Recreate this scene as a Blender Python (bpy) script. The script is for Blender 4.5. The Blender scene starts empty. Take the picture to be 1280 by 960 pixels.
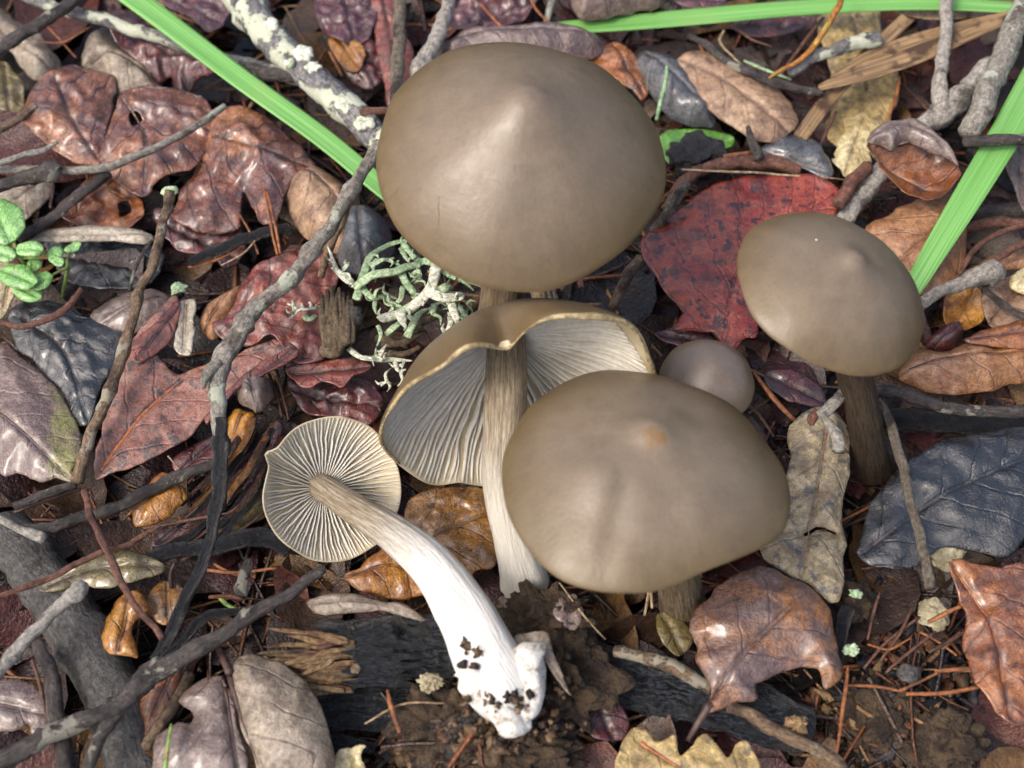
import bpy, math, random
import numpy as np
from mathutils import Vector, Matrix
from mathutils.geometry import delaunay_2d_cdt

random.seed(7); rng = np.random.default_rng(7)
U = 0.01                                   # everything below is laid out in centimetres
SC = bpy.context.scene
COL = SC.collection
R_ = math.radians

# ------------------------------------------------------------------ camera, sky, sun, exposure
PITCH, DIST, HFOV = R_(60), 22.0, R_(43)
FPX = 640 / math.tan(HFOV / 2)             # focal length in pixels of the 1280x960 photograph
FW = np.array([0, math.cos(PITCH), -math.sin(PITCH)])
RT = np.array([1.0, 0, 0]); UPV = np.array([0, math.sin(PITCH), math.cos(PITCH)])
CAM = np.array([0, 0, 0.9]) - DIST * FW
cd = bpy.data.cameras.new("camera"); cam = bpy.data.objects.new("camera", cd); COL.objects.link(cam)
cam.location = Vector(CAM * U); cam.rotation_euler = (math.pi / 2 - PITCH, 0, 0)
cd.sensor_width = 36; cd.lens = 18 / math.tan(HFOV / 2)
cd.clip_start = 0.005; cd.clip_end = 50
cd.dof.use_dof = True; cd.dof.focus_distance = 0.215; cd.dof.aperture_fstop = 20
SC.camera = cam

SUN_EL, SUN_AZ = R_(54), R_(-118)           # azimuth from +Y towards +X: light from the upper left
w = bpy.data.worlds.new("World"); SC.world = w; w.use_nodes = True
nt = w.node_tree; nt.nodes.clear()
sky = nt.nodes.new('ShaderNodeTexSky'); sky.sky_type = 'NISHITA'; sky.sun_disc = False
sky.sun_elevation = SUN_EL; sky.sun_rotation = SUN_AZ; sky.air_density = 1.0; sky.dust_density = 6.0; sky.ozone_density = 0.6
bg = nt.nodes.new('ShaderNodeBackground'); bg.inputs[1].default_value = 0.15
wo = nt.nodes.new('ShaderNodeOutputWorld')
nt.links.new(sky.outputs[0], bg.inputs[0]); nt.links.new(bg.outputs[0], wo.inputs[0])
sd = bpy.data.lights.new("sun", 'SUN'); sd.energy = 1.0; sd.angle = R_(16); sd.color = (1, 0.96, 0.9)
so = bpy.data.objects.new("sun", sd); COL.objects.link(so)
sdir = Vector((math.sin(SUN_AZ) * math.cos(SUN_EL), math.cos(SUN_AZ) * math.cos(SUN_EL), math.sin(SUN_EL)))
so.rotation_euler = sdir.to_track_quat('Z', 'Y').to_euler(); so.location = sdir * 2
SC.view_settings.view_transform = 'Standard'; SC.view_settings.look = 'None'
SC.view_settings.exposure = 0.55; SC.view_settings.gamma = 1
SC.render.engine = 'CYCLES'; SC.cycles.use_denoising = True
SC.cycles.max_bounces = 6; SC.cycles.diffuse_bounces = 3; SC.cycles.glossy_bounces = 2; SC.cycles.transmission_bounces = 2

# ------------------------------------------------------------------ pixel -> place (a pixel is a direction; height is given)
def ray(px, py):
    return FW + RT * ((px - 640) / FPX) + UPV * ((480 - py) / FPX)
def P(px, py, z):
    r = ray(px, py); return CAM + r * ((z - CAM[2]) / r[2])
def PPC(p):                                # photograph pixels per centimetre at a place
    return FPX / float(np.dot(np.asarray(p) - CAM, FW))
def proj(v):
    d = np.asarray(v) - CAM; k = FPX / (d @ FW)
    return 640 + (d @ RT) * k, 480 - (d @ UPV) * k

# ------------------------------------------------------------------ numpy noise
_perm = rng.permutation(512).astype(np.int64)
_grad = rng.normal(size=(512, 3)); _grad /= np.linalg.norm(_grad, axis=1)[:, None]
def pnoise(p):
    p = np.atleast_2d(np.asarray(p, float)); i = np.floor(p).astype(np.int64); f = p - i
    u = f * f * f * (f * (f * 6 - 15) + 10); out = np.zeros(len(p))
    for dx in (0, 1):
        for dy in (0, 1):
            for dz in (0, 1):
                h = _perm[(_perm[(_perm[(i[:, 0] + dx) % 512] + i[:, 1] + dy) % 512] + i[:, 2] + dz) % 512]
                d = f - np.array([dx, dy, dz])
                wt = (u[:, 0] if dx else 1 - u[:, 0]) * (u[:, 1] if dy else 1 - u[:, 1]) * (u[:, 2] if dz else 1 - u[:, 2])
                out += wt * np.einsum('ij,ij->i', _grad[h], d)
    return out * 1.5
def fbm(p, o=3):
    p = np.atleast_2d(np.asarray(p, float)); s = 0; a = 1
    for k in range(o):
        s = s + a * pnoise(p * 2 ** k + 17.3 * k); a *= .5
    return s

# ------------------------------------------------------------------ materials
def lin(h):
    h = h.lstrip('#'); c = [int(h[i:i + 2], 16) / 255 for i in (0, 2, 4)]
    return tuple((x / 12.92 if x <= .04045 else ((x + .055) / 1.055) ** 2.4) for x in c) + (1.0,)
class Mat:
    def __init__(s, name):
        s.m = bpy.data.materials.new(name); s.m.use_nodes = True; s.t = s.m.node_tree; s.t.nodes.clear()
        s.out = s.n('OutputMaterial'); s.b = s.n('BsdfPrincipled'); s.t.links.new(s.b.outputs[0], s.out.inputs[0])
    def n(s, ty, ins=None, **kw):
        nd = s.t.nodes.new('ShaderNode' + ty)
        for k, v in kw.items(): setattr(nd, k, v)
        for k, v in (ins or {}).items(): s.put(nd.inputs[k], v)
        return nd
    def put(s, sock, v):
        if isinstance(v, bpy.types.NodeSocket): s.t.links.new(v, sock)
        else: sock.default_value = v
    def set(s, **kw):
        for k, v in kw.items(): s.put(s.b.inputs[k.replace('_', ' ')], v)
    def math(s, op, a, b=0.0, c=None):
        i = {0: a, 1: b}
        if c is not None: i[2] = c
        return s.n('Math', i, operation=op).outputs[0]
    def coord(s, sc=1.0, rnd=True):        # object coordinates in centimetres
        c = s.n('TexCoord').outputs['Object']; v = s.n('VectorMath', {0: c, 3: 100.0 * sc}, operation='SCALE').outputs[0]
        if rnd:
            r = s.math('MULTIPLY', s.n('ObjectInfo').outputs['Random'], 73.0)
            v = s.n('VectorMath', {0: v, 1: r}, operation='ADD').outputs[0]
        return v
    def attr(s, a='tc'): return s.n('Attribute', attribute_name=a)
    def noise(s, vec, scale, detail=4, rough=.55, dist=0.0):
        return s.n('TexNoise', {'Vector': vec, 'Scale': scale, 'Detail': detail, 'Roughness': rough, 'Distortion': dist}).outputs['Fac']
    def step(s, v, lo, hi, a=0.0, b=1.0):
        return s.n('MapRange', {0: v, 1: lo, 2: hi, 3: a, 4: b}, interpolation_type='SMOOTHSTEP').outputs[0]
    def mix(s, f, a, b):
        nd = s.n('Mix', data_type='RGBA'); s.put(nd.inputs[0], f); s.put(nd.inputs[6], a); s.put(nd.inputs[7], b); return nd.outputs[2]
    def bump(s, h, d, st=1.0, nrm=None):
        i = {'Strength': st, 'Distance': d * U, 'Height': h}
        if nrm is not None: i['Normal'] = nrm
        return s.n('Bump', i).outputs[0]

def leafmat(name, c1, c2, c3, vein=None, spot=None, spot_thr=.62, rough=(.28, .6), vf=1.6, vk=.9, vs=.6, blot=.5, ret=.22, sub=0.0, patch=None, spec=.8, coat=.7, net_s=6.0):
    """wet or dry fallen leaf: attribute tc = (cm along midrib, cm across it, seed)"""
    k = Mat(name); v = k.coord(1); a = k.attr(); sp = k.n('SeparateXYZ', {0: a.outputs['Vector']}); u, vv = sp.outputs[0], sp.outputs[1]
    n1 = k.noise(v, .9, 6, .6, .4); n2 = k.noise(v, 2.6, 5, .65); n3 = k.noise(v, 11, 5, .7); n4 = k.noise(v, 34, 3, .6)
    col = k.mix(k.step(n1, .38, .62), lin(c1), lin(c2))
    col = k.mix(k.math('MULTIPLY', k.step(n2, blot - .05, blot + .14), .85), col, lin(c3))
    av = k.math('ABSOLUTE', vv)
    wob = k.math('MULTIPLY', k.noise(v, 1.5, 2), .7)
    ph = k.math('ADD', k.math('MULTIPLY', k.math('SUBTRACT', u, k.math('MULTIPLY', av, vk)), vf), wob)
    tri = k.math('ABSOLUTE', k.math('SUBTRACT', k.math('FRACT', ph), .5))        # .5 on a vein
    side = k.step(tri, .43, .495)
    rib = k.step(av, .055, .02)
    vo = k.n('TexVoronoi', {'Vector': v, 'Scale': net_s, 'Randomness': 1.0}, feature='DISTANCE_TO_EDGE').outputs[0]
    net = k.step(vo, .07, .01)
    vm = k.math('MAXIMUM', k.math('MAXIMUM', side, rib), k.math('MULTIPLY', net, ret))
    col = k.mix(k.math('MULTIPLY', vm, vs), col, lin(vein or c3))
    if patch:
        col = k.mix(k.math('MULTIPLY', k.step(k.noise(v, .55, 5, .6), .54, .66), .85), col, lin(patch))
    if spot:
        s1 = k.step(k.noise(v, 4.2, 3, .6), spot_thr, spot_thr + .05)
        col = k.mix(k.math('MULTIPLY', s1, .85), col, lin(spot))
    hsv = k.n('HueSaturation', {'Color': col, 'Value': k.math('MULTIPLY', k.step(n3, .25, .75, .55, 1.45), k.step(n4, .3, .7, .8, 1.2))})
    h = k.math('ADD', k.math('MULTIPLY', vm, -.35), k.math('ADD', k.math('MULTIPLY', n2, .7), k.math('ADD', k.math('MULTIPLY', n3, .7), k.math('MULTIPLY', n4, .25))))
    k.set(Base_Color=hsv.outputs[0], Roughness=k.step(n2, .35, .68, rough[0], rough[1]), Normal=k.bump(h, .05, .85), Specular_IOR_Level=spec, Coat_Weight=coat, Coat_Roughness=k.step(n2, .35, .68, rough[0] * .6, rough[1] * .75))
    if sub: k.set(Subsurface_Weight=sub, Subsurface_Radius=(.003, .002, .001), Subsurface_Scale=1.0)
    return k.m

M = {}
def L(n, *a, **kw): M[n] = leafmat(n, *a, **kw)
L('red', '663a30', '8e5a42', '4c3236', vein='2e1a20', rough=(.18, .5), vf=1.5, vs=.85, ret=.5, patch='a0683e', coat=.8)
L('redbright', '74342a', '94503f', '603c36', vein='3c1e20', vs=.75, ret=.4, rough=(.22, .55), spot='3a2428', spot_thr=.64)
L('reddark', '4e2226', '6a3430', '2c161a', vein='24121a', rough=(.18, .5))
L('redglossy', '84240f', '9a422c', '54180c', vein='5c2a2a', spot='22141a', spot_thr=.57, rough=(.12, .36), vs=.3, coat=.5)
L('redpink', '875646', 'a0705e', '6c463c', vein='6b4038', spot='40302e', spot_thr=.555, rough=(.3, .6), vs=.4)
L('wine', '552c34', '6f4244', '3b1c24', vein='2e161c', rough=(.18, .45))
L('tan', '8d6e54', 'a5876a', '6c5140', vein='6a4b38', rough=(.35, .65), vs=.35, coat=.25)
L('tanorange', '96683e', 'ab8060', '80502c', vein='6e4a34', rough=(.3, .55), vs=.35, coat=.25)
L('greytan', '85786a', '9c8f7e', '665646', vein='5c4c3e', rough=(.4, .7), vs=.4, coat=.25)
L('greybrown', '6c5a52', '7f6e66', '54423c', vein='4a3a36', rough=(.26, .5), vs=.4)
L('purplebrown', '65524e', '7a655f', '4c3a38', vein='8a7a72', rough=(.2, .42), vs=.4)
L('greengold', '65524e', '7a655f', '56443e', vein='8a7a72', rough=(.2, .42), vs=.35, patch='8e8a4e')
L('bluegrey', '4a4c50', '5c5e62', '38383c', vein='303036', rough=(.2, .42), vs=.3)
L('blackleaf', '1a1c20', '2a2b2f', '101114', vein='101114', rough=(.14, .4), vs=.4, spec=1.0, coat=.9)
L('orange', 'a06a22', 'b9812f', '7a4216', vein='5e3414', rough=(.16, .42), vs=.35, spot='3f2a16', spot_thr=.66)
L('rust', '78421f', '925828', '4c281a', vein='4c2a1e', rough=(.18, .42), spot='40241c', spot_thr=.66, vs=.4)
L('yellow', 'a08a5a', 'b59b62', '7c6840', vein='8a744a', rough=(.35, .65), vs=.4, spot='6a5c48', spot_thr=.58, coat=.25)
L('paleyellow', 'c2b07c', 'd2c498', '9a8450', vein='8a744a', rough=(.4, .7), vs=.3, coat=.25)
L('spotted', '9a8a68', 'ab9a78', '86745a', vein='6a5844', rough=(.28, .55), spot='5e5c5c', spot_thr=.57, vs=.4)
L('olive', '6e6238', '827244', '4e4026', vein='54462c', rough=(.16, .42), vs=.4)
L('wetamber', '7a5426', '96682c', '54381e', vein='4c341e', rough=(.1, .3), vs=.4, spot='3c2c20', spot_thr=.62)
L('pale', 'a59a88', 'b6ad9c', '8c8070', vein='8a7c6c', rough=(.4, .7), vs=.4, coat=.25)
L('roundleaf', '94602a', '6a5450', '55423e', vein='44363a', rough=(.16, .4), spot='33282a', spot_thr=.64, vs=.35)
L('green', '4c8a2a', '68a03c', '3e7424', vein='86b45a', rough=(.25, .45), vs=.35, sub=.1)
L('seedling', '74ac54', '92c474', '5e9a44', vein='98c878', rough=(.35, .55), vs=.3, sub=.1, vf=4)
L('palepink', 'b09a80', 'b8b088', 'a07868', vein='90705c', rough=(.4, .6), vs=.3, coat=.25)

def barkmat(name, c1, c2, c3, rough=(.45, .8), lichen=None, lich_thr=.55, streak=4.0, bd=.04, wet=0.5, green=None):
    """tc = (cos, sin, cm along)"""
    k = Mat(name); a = k.attr().outputs['Vector']; o = k.coord(1)
    st = k.n('VectorMath', {0: a, 1: (1.6, 1.6, 1.0)}, operation='MULTIPLY').outputs[0]
    ri = k.math('MULTIPLY', k.n('ObjectInfo').outputs['Random'], 41.0)
    st = k.n('VectorMath', {0: st, 1: ri}, operation='ADD').outputs[0]
    s1 = k.noise(st, streak, 5, .65); n1 = k.noise(o, 2.2, 5, .6); n2 = k.noise(o, 14, 5, .75)
    col = k.mix(k.step(s1, .4, .6), lin(c1), lin(c2))
    col = k.mix(k.step(n1, .5, .66), col, lin(c3))
    hs = k.n('HueSaturation', {'Color': col, 'Value': k.step(n2, .3, .7, .42, 1.6)}).outputs[0]
    h = k.math('ADD', s1, k.math('MULTIPLY', n2, .8)); r = k.step(n1, .3, .7, rough[0], rough[1])
    if lichen:
        lm = k.step(k.math('ADD', k.noise(o, 1.5, 5, .6), k.math('MULTIPLY', n2, .12)), lich_thr, lich_thr + .04)
        hs = k.mix(lm, hs, k.mix(k.step(n2, .4, .6), lin(lichen), lin(green or lichen)))
        h = k.math('ADD', h, k.math('MULTIPLY', lm, .6)); r = k.math('ADD', r, k.math('MULTIPLY', lm, .3))
    k.set(Base_Color=hs, Roughness=r, Normal=k.bump(h, bd, .9), Specular_IOR_Level=wet); M[name] = k.m
barkmat('bark_grey', '7c766e', '9a948a', '5c544c', lichen='b4b2a6', lich_thr=.6, green='a4ac98')
barkmat('bark_lichen', '66666a', '868480', '46444a', lichen='cccbbd', lich_thr=.565, green='bcc6aa')
barkmat('bark_dark', '36312f', '544c48', '221e1d', rough=(.2, .5), lichen='8a867a', lich_thr=.63)
barkmat('bark_wet', '15151a', '24252a', '0c0c0e', rough=(.1, .36), wet=.8, bd=.09, streak=6)
barkmat('bark_blacklog', '1b1d21', '4e535b', '101113', rough=(.1, .4), wet=1.0, bd=.22, streak=7)
barkmat('wet_brown', '3a201a', '54342a', '20120f', rough=(.08, .3), wet=.9, bd=.05, streak=8)
barkmat('wet_amber', '6a4420', '8a5c2a', '3c2414', rough=(.08, .3), wet=.9, bd=.05, streak=8)
barkmat('bark_brown', '64523f', '867058', '3e2e26', lichen='9a9280', lich_thr=.62)
barkmat('bark_rough', '6a6054', '8e8474', '3c342e', bd=.09, streak=6)
barkmat('bark_white', '9a948c', 'b8b2a8', '5c5650', streak=7, bd=.05)
barkmat('bark_red', '6a4438', '7e5a4a', '4c302a')
barkmat('bark_log', '484644', '5a5856', '34302e', bd=.06, rough=(.4, .7))
barkmat('needle', '86502f', '9a6238', '5e3824', rough=(.3, .5), bd=.01)
barkmat('needle_dark', '54382c', '6a4a3a', '34221c', rough=(.3, .5), bd=.01)
barkmat('needle_pale', '9c8468', 'b09a7a', '7a6248', rough=(.3, .5), bd=.01)
barkmat('needle_green', '8aa67c', 'a2bd92', '76966c', rough=(.35, .5), bd=.01)
barkmat('straw', '8a7256', 'a58e6e', '5e4836', rough=(.35, .6), streak=9, bd=.03)
barkmat('wood', '92704a', 'b09672', '64462e', rough=(.4, .7), streak=9, bd=.06)
barkmat('wood_rot', '6c5c48', '8c7c62', '4a3e34', rough=(.5, .8), streak=10, bd=.06)
barkmat('vein_light', '8a6a58', '9a7a66', '70503e', rough=(.3, .5), bd=.01)
barkmat('vein_dark', '42302c', '523c36', '30221e', rough=(.25, .45), bd=.01)
barkmat('vein_orange', 'a0603c', 'b07048', '844a30', rough=(.3, .5), bd=.01)
barkmat('stalk_green', '7a9c4a', '8cae5c', '92884a', rough=(.35, .5), bd=.01)
barkmat('amber_stalk', 'a06a2c', '8c5c26', 'a8a040', rough=(.3, .5), bd=.01)
barkmat('flesh', 'a8966e', 'bcaa84', '8a7650', rough=(.45, .6), bd=.02, streak=3)
barkmat('lichen_pale', 'c8cbb4', 'd8d8c6', 'aebf9c', rough=(.6, .8), bd=.02, streak=3)
barkmat('lichen_green', '9bb28a', 'b0c4a0', '839f78', rough=(.6, .8), bd=.02, streak=3)

def capmat(name, c_mid, c_edge, c_top, stain=None):
    """tc = (t cos, t sin, t)"""
    k = Mat(name); a = k.attr().outputs['Vector']; s = k.n('SeparateXYZ', {0: a}); t = s.outputs[2]
    flat = k.n('CombineXYZ', {0: s.outputs[0], 1: s.outputs[1]}).outputs[0]
    d = k.n('VectorMath', {0: flat}, operation='NORMALIZE').outputs[0]
    fv = k.n('CombineXYZ', {0: k.n('SeparateXYZ', {0: d}).outputs[0], 1: k.n('SeparateXYZ', {0: d}).outputs[1], 2: k.math('MULTIPLY', t, .12)}).outputs[0]
    o = k.coord(1); fib = k.noise(fv, 34, 4, .6); n1 = k.noise(o, .8, 4, .55); n2 = k.noise(o, 16, 3, .7); n3 = k.noise(o, 3.2, 4, .6)
    col = k.mix(k.step(k.math('ADD', t, k.math('MULTIPLY', n1, .25)), .55, 1.16), lin(c_mid), lin(c_edge))
    col = k.mix(k.math('MULTIPLY', k.step(t, .22, .02), .75), col, lin(c_top))
    if stain: col = k.mix(k.math('MULTIPLY', k.step(k.math('ADD', k.n('VectorMath', {0: flat, 1: (.045, -.05, 0)}, operation='DISTANCE').outputs['Value'], k.math('MULTIPLY', n3, .22)), .21, .13), .75), col, lin(stain))
    val = k.math('ADD', k.step(fib, .3, .7, -.035, .035), k.math('ADD', k.step(n2, .2, .8, -.09, .09), k.step(n3, .3, .7, .93, 1.07)))
    hs = k.n('HueSaturation', {'Color': col, 'Value': val}).outputs[0]
    h = k.math('ADD', k.math('MULTIPLY', fib, .25), k.math('ADD', k.math('MULTIPLY', n2, .5), k.math('MULTIPLY', n3, 1.2)))
    k.set(Base_Color=hs, Roughness=k.step(n3, .3, .7, .34, .48), Normal=k.bump(h, .012, .6), Specular_IOR_Level=.6,
          Subsurface_Weight=.15, Subsurface_Radius=(.004, .002, .001), Subsurface_Scale=1.0); M[name] = k.m
capmat('cap_brown', '776958', '68573c', '7c6d5e')
capmat('cap_stain', '7a6c5b', '66563a', '8c7d6a', stain='84602f')
capmat('cap_grey', '7c7068', '74664e', '80746c')

k = Mat('gill'); o = k.coord(1); n = k.noise(o, 2.0, 4, .6); n2 = k.noise(o, 14, 3)
k.set(Base_Color=k.n('HueSaturation', {'Color': k.mix(k.step(n, .4, .65), lin('cfc9bb'), lin('dbd6ca')), 'Value': k.step(n2, .2, .8, .88, 1.1)}).outputs[0], Roughness=.55,
      Subsurface_Weight=.12, Subsurface_Radius=(.003, .002, .001), Subsurface_Scale=1.0); M['gill'] = k.m
k = Mat('gill_bed'); o = k.coord(1); k.set(Base_Color=k.mix(k.step(k.noise(o, 2.5, 4), .4, .6), lin('bcae90'), lin('cfc2a2')), Roughness=.6); M['gill_bed'] = k.m

def stemmat(name, top, mid, base, w0, w1, dark='6a5a48', stren=.75):
    """tc = (cos, sin, cm from the cap); whitens from w0 to w1 cm"""
    k = Mat(name); a = k.attr().outputs['Vector']; s = k.n('SeparateXYZ', {0: a}); z = s.outputs[2]
    st = k.n('VectorMath', {0: a, 1: (3.2, 3.2, .7)}, operation='MULTIPLY').outputs[0]
    f1 = k.noise(st, 2.6, 5, .7); f2 = k.noise(st, 8, 3, .6); n3 = k.noise(k.coord(1), 9, 3)
    zz = k.math('ADD', z, k.math('MULTIPLY', k.math('SUBTRACT', f1, .5), 1.6))
    fr = k.step(zz, w0, w1)
    col = k.mix(fr, k.mix(k.step(f1, .4, .6), lin(top), lin(mid)), lin(base))
    dk = k.math('MULTIPLY', k.step(f2, .5, .64), k.math('MULTIPLY', k.math('SUBTRACT', 1.05, fr), stren))
    col = k.mix(dk, col, lin(dark))
    k.set(Base_Color=col, Roughness=.6, Normal=k.bump(k.math('ADD', f1, k.math('MULTIPLY', f2, .7)), .05, .9), Specular_IOR_Level=.3,
          Subsurface_Weight=.1, Subsurface_Radius=(.003, .002, .001), Subsurface_Scale=1.0); M[name] = k.m
stemmat('stem_brown', '6c5c48', '8a7a62', '8a7a62', 20, 30, dark='443828')
stemmat('stem_pale', '8c7e68', 'b5a892', 'e2ddd0', 1.6, 3.6)
stemmat('stem_white', '8a7a62', 'c0b49e', 'f2f0ea', 1.5, 3.7, dark='7a6850')
stemmat('stem_dark', '4a3e32', '5e5040', '5e5040', 20, 30, dark='2c241c')

def stuffmat(name, rough=(.3, .7), spec=.5, net=False):
    k = Mat(name); o = k.coord(1, False); c = k.attr('col').outputs['Color']; n = k.noise(o, 5, 5, .65); n2 = k.noise(o, 18, 3, .6)
    hs = k.n('HueSaturation', {'Color': c, 'Value': k.step(n, .25, .75, .55, 1.4)}).outputs[0]
    k.set(Base_Color=hs, Roughness=k.step(n2, .3, .7, rough[0], rough[1]), Normal=k.bump(k.math('ADD', n, k.math('MULTIPLY', n2, .6)), .05, .9), Specular_IOR_Level=spec); M[name] = k.m
stuffmat('litter', (.16, .5), .6); stuffmat('crumb', (.3, .75), .4)
k = Mat('soil'); o = k.coord(1, False); n = k.noise(o, 1.1, 6, .65); n2 = k.noise(o, 7, 5, .7)
k.set(Base_Color=k.mix(k.step(n, .4, .62), lin('16110e'), lin('2c211a')), Roughness=k.step(n2, .3, .7, .25, .7), Normal=k.bump(n2, .15, 1)); M['soil'] = k.m

k = Mat('sedge'); a = k.attr().outputs['Vector']; s = k.n('SeparateXYZ', {0: a}); o = k.coord(1)
lines = k.math('SINE', k.math('MULTIPLY', s.outputs[1], 95.0)); l2 = k.noise(k.n('CombineXYZ', {0: k.math('MULTIPLY', s.outputs[0], .08), 1: k.math('MULTIPLY', s.outputs[1], 14.0)}).outputs[0], 3, 3)
n = k.noise(o, .5, 4, .6)
col = k.mix(k.step(l2, .35, .65), lin('5e9c48'), lin('84bc6a'))
col = k.mix(k.math('MULTIPLY', k.step(n, .58, .7), .35), col, lin('8fae5a'))
k.set(Base_Color=col, Roughness=.42, Normal=k.bump(k.math('ADD', k.math('MULTIPLY', lines, .2), l2), .006, .6), Subsurface_Weight=.1, Subsurface_Radius=(.002, .003, .001), Subsurface_Scale=1.0); M['sedge'] = k.m
k = Mat('straw_blade'); a = k.attr().outputs['Vector']; sp = k.n('SeparateXYZ', {0: a}); o = k.coord(1)
sv = k.n('CombineXYZ', {0: k.math('MULTIPLY', sp.outputs[0], .5), 1: k.math('MULTIPLY', sp.outputs[1], 16.0)}).outputs[0]; s1 = k.noise(sv, 1.4, 5, .65); s2 = k.noise(o, 2, 5, .6)
k.set(Base_Color=k.mix(k.step(s2, .5, .65), k.mix(k.step(s1, .38, .62), lin('6a523a'), lin('a58a66')), lin('4e3a2c')), Roughness=.45, Normal=k.bump(s1, .04, .8)); M['straw_blade'] = k.m
k = Mat('clod'); o = k.coord(1); n = k.noise(o, 3, 6, .7); n2 = k.noise(o, 14, 4, .7)
k.set(Base_Color=k.mix(k.step(n, .4, .62), lin('33271d'), lin('62503c')), Roughness=k.step(n2, .3, .7, .4, .85), Normal=k.bump(k.math('ADD', n2, n), .14, 1)); M['clod'] = k.m
k = Mat('stone'); o = k.coord(1); n = k.noise(o, 4, 6, .7)
k.set(Base_Color=k.mix(k.step(n, .4, .65), lin('8e8468'), lin('c0b798')), Roughness=.7, Normal=k.bump(n, .08, 1)); M['stone'] = k.m
k = Mat('mycelium'); o = k.coord(1); n = k.noise(o, 5, 5, .7)
k.set(Base_Color=k.mix(k.step(n, .45, .68), lin('ece9e0'), lin('8c8070')), Roughness=.7, Normal=k.bump(n, .06, 1)); M['mycelium'] = k.m

# ------------------------------------------------------------------ objects
ORG = {}
def obj(name, V, F, mat, parent=None, tc=None, label=None, cat=None, group=None, kind=None, col=None, smooth=True, origin=None):
    V = np.asarray(V, float)
    if parent is not None: og = ORG[parent.name]
    elif origin is not None: og = np.asarray(origin, float)
    else: og = np.array([V[:, 0].mean(), V[:, 1].mean(), V[:, 2].min()])
    me = bpy.data.meshes.new(name)
    me.from_pydata([tuple(p) for p in (V - og) * U], [], F if isinstance(F, list) else F.tolist())
    if smooth: me.polygons.foreach_set('use_smooth', np.ones(len(me.polygons), bool))
    if tc is not None:
        at = me.attributes.new('tc', 'FLOAT_VECTOR', 'POINT'); at.data.foreach_set('vector', np.asarray(tc, np.float32).ravel())
    if col is not None:
        at = me.attributes.new('col', 'FLOAT_COLOR', 'POINT'); at.data.foreach_set('color', np.asarray(col, np.float32).ravel())
    me.materials.append(M[mat] if isinstance(mat, str) else mat); me.update()
    o = bpy.data.objects.new(name, me); COL.objects.link(o)
    if parent is not None: o.parent = parent
    else: o.location = Vector(og * U)
    ORG[o.name] = og
    tag(o, label, cat, group, kind); return o
def tag(o, label=None, cat=None, group=None, kind=None):
    if label: o['label'] = label
    if cat: o['category'] = cat
    if group: o['group'] = group
    if kind: o['kind'] = kind
def thing(name, loc, label, cat, group=None):
    o = bpy.data.objects.new(name, None); COL.objects.link(o); o.location = Vector(np.asarray(loc) * U); o.empty_display_size = .005
    ORG[o.name] = np.asarray(loc, float); tag(o, label, cat, group); return o

def catmull(pts, n, closed=False):
    pts = np.asarray(pts, float); m = len(pts)
    if closed: q = np.vstack([pts[-1], pts, pts[0], pts[1]]); seg = m
    else: q = np.vstack([2 * pts[0] - pts[1], pts, 2 * pts[-1] - pts[-2]]); seg = m - 1
    out = []
    for i in range(seg):
        p0, p1, p2, p3 = q[i], q[i + 1], q[i + 2], q[i + 3]
        for t in np.linspace(0, 1, n, endpoint=False):
            out.append(.5 * (2 * p1 + (p2 - p0) * t + (2 * p0 - 5 * p1 + 4 * p2 - p3) * t * t + (3 * p1 - p0 - 3 * p2 + p3) * t ** 3))
    if not closed: out.append(pts[-1])
    return np.array(out)

def tube_geo(C, rad, sides=12, rough=0.0, ridge=0.0, flat=1.0, freq=2.0, seed=0.0, taper_end=True, lumps=0.0):
    C = np.asarray(C, float); n = len(C); T = np.gradient(C, axis=0); T /= np.linalg.norm(T, axis=1)[:, None] + 1e-12
    nrm = np.cross(T[0], [0, 0, 1.0]);
    if np.linalg.norm(nrm) < 1e-3: nrm = np.array([1.0, 0, 0])
    nrm /= np.linalg.norm(nrm); A = np.zeros((n, 3)); A[0] = nrm
    for i in range(1, n):
        v = A[i - 1] - T[i] * (A[i - 1] @ T[i]); A[i] = v / np.linalg.norm(v)
    B = np.cross(T, A); ln = np.concatenate([[0], np.cumsum(np.linalg.norm(np.diff(C, axis=0), axis=1))])
    th = np.linspace(0, 2 * np.pi, sides, endpoint=False); ct, st = np.cos(th), np.sin(th)
    cc = np.repeat(np.stack([ct, st], 1)[None], n, 0).reshape(-1, 2); ll = np.repeat(ln, sides)
    r = np.repeat(np.asarray(rad, float), sides)
    if rough: r = r * (1 + rough * fbm(np.column_stack([cc * 1.2 * 1.3, ll * freq]) + seed * 7.7, 3))
    if lumps: r = r * (1 + lumps * np.clip(pnoise(np.column_stack([cc * .4, ll * .8]) + seed * 3.1), 0, 1))
    if ridge: r = r * (1 + ridge * fbm(np.column_stack([cc * 4.5, ll * .25]) + seed, 2))
    V = np.repeat(C, sides, 0) + np.repeat(A, sides, 0) * (r * cc[:, 0])[:, None] + np.repeat(B, sides, 0) * (r * cc[:, 1] * flat)[:, None]
    tc = np.column_stack([cc, ll])
    F = []
    for i in range(n - 1):
        a = i * sides
        for j in range(sides):
            F.append([a + j, a + (j + 1) % sides, a + sides + (j + 1) % sides, a + sides + j])
    k = .35 if taper_end else .0
    V = np.vstack([V, C[0] - T[0] * rad[0] * k, C[-1] + T[-1] * rad[-1] * k]); tc = np.vstack([tc, [0, 0, 0], [0, 0, ln[-1]]])
    b = n * sides
    for j in range(sides):
        F.append([b, (j + 1) % sides, j]); F.append([b + 1, b - sides + j, b - sides + (j + 1) % sides])
    return V, F, tc

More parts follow.
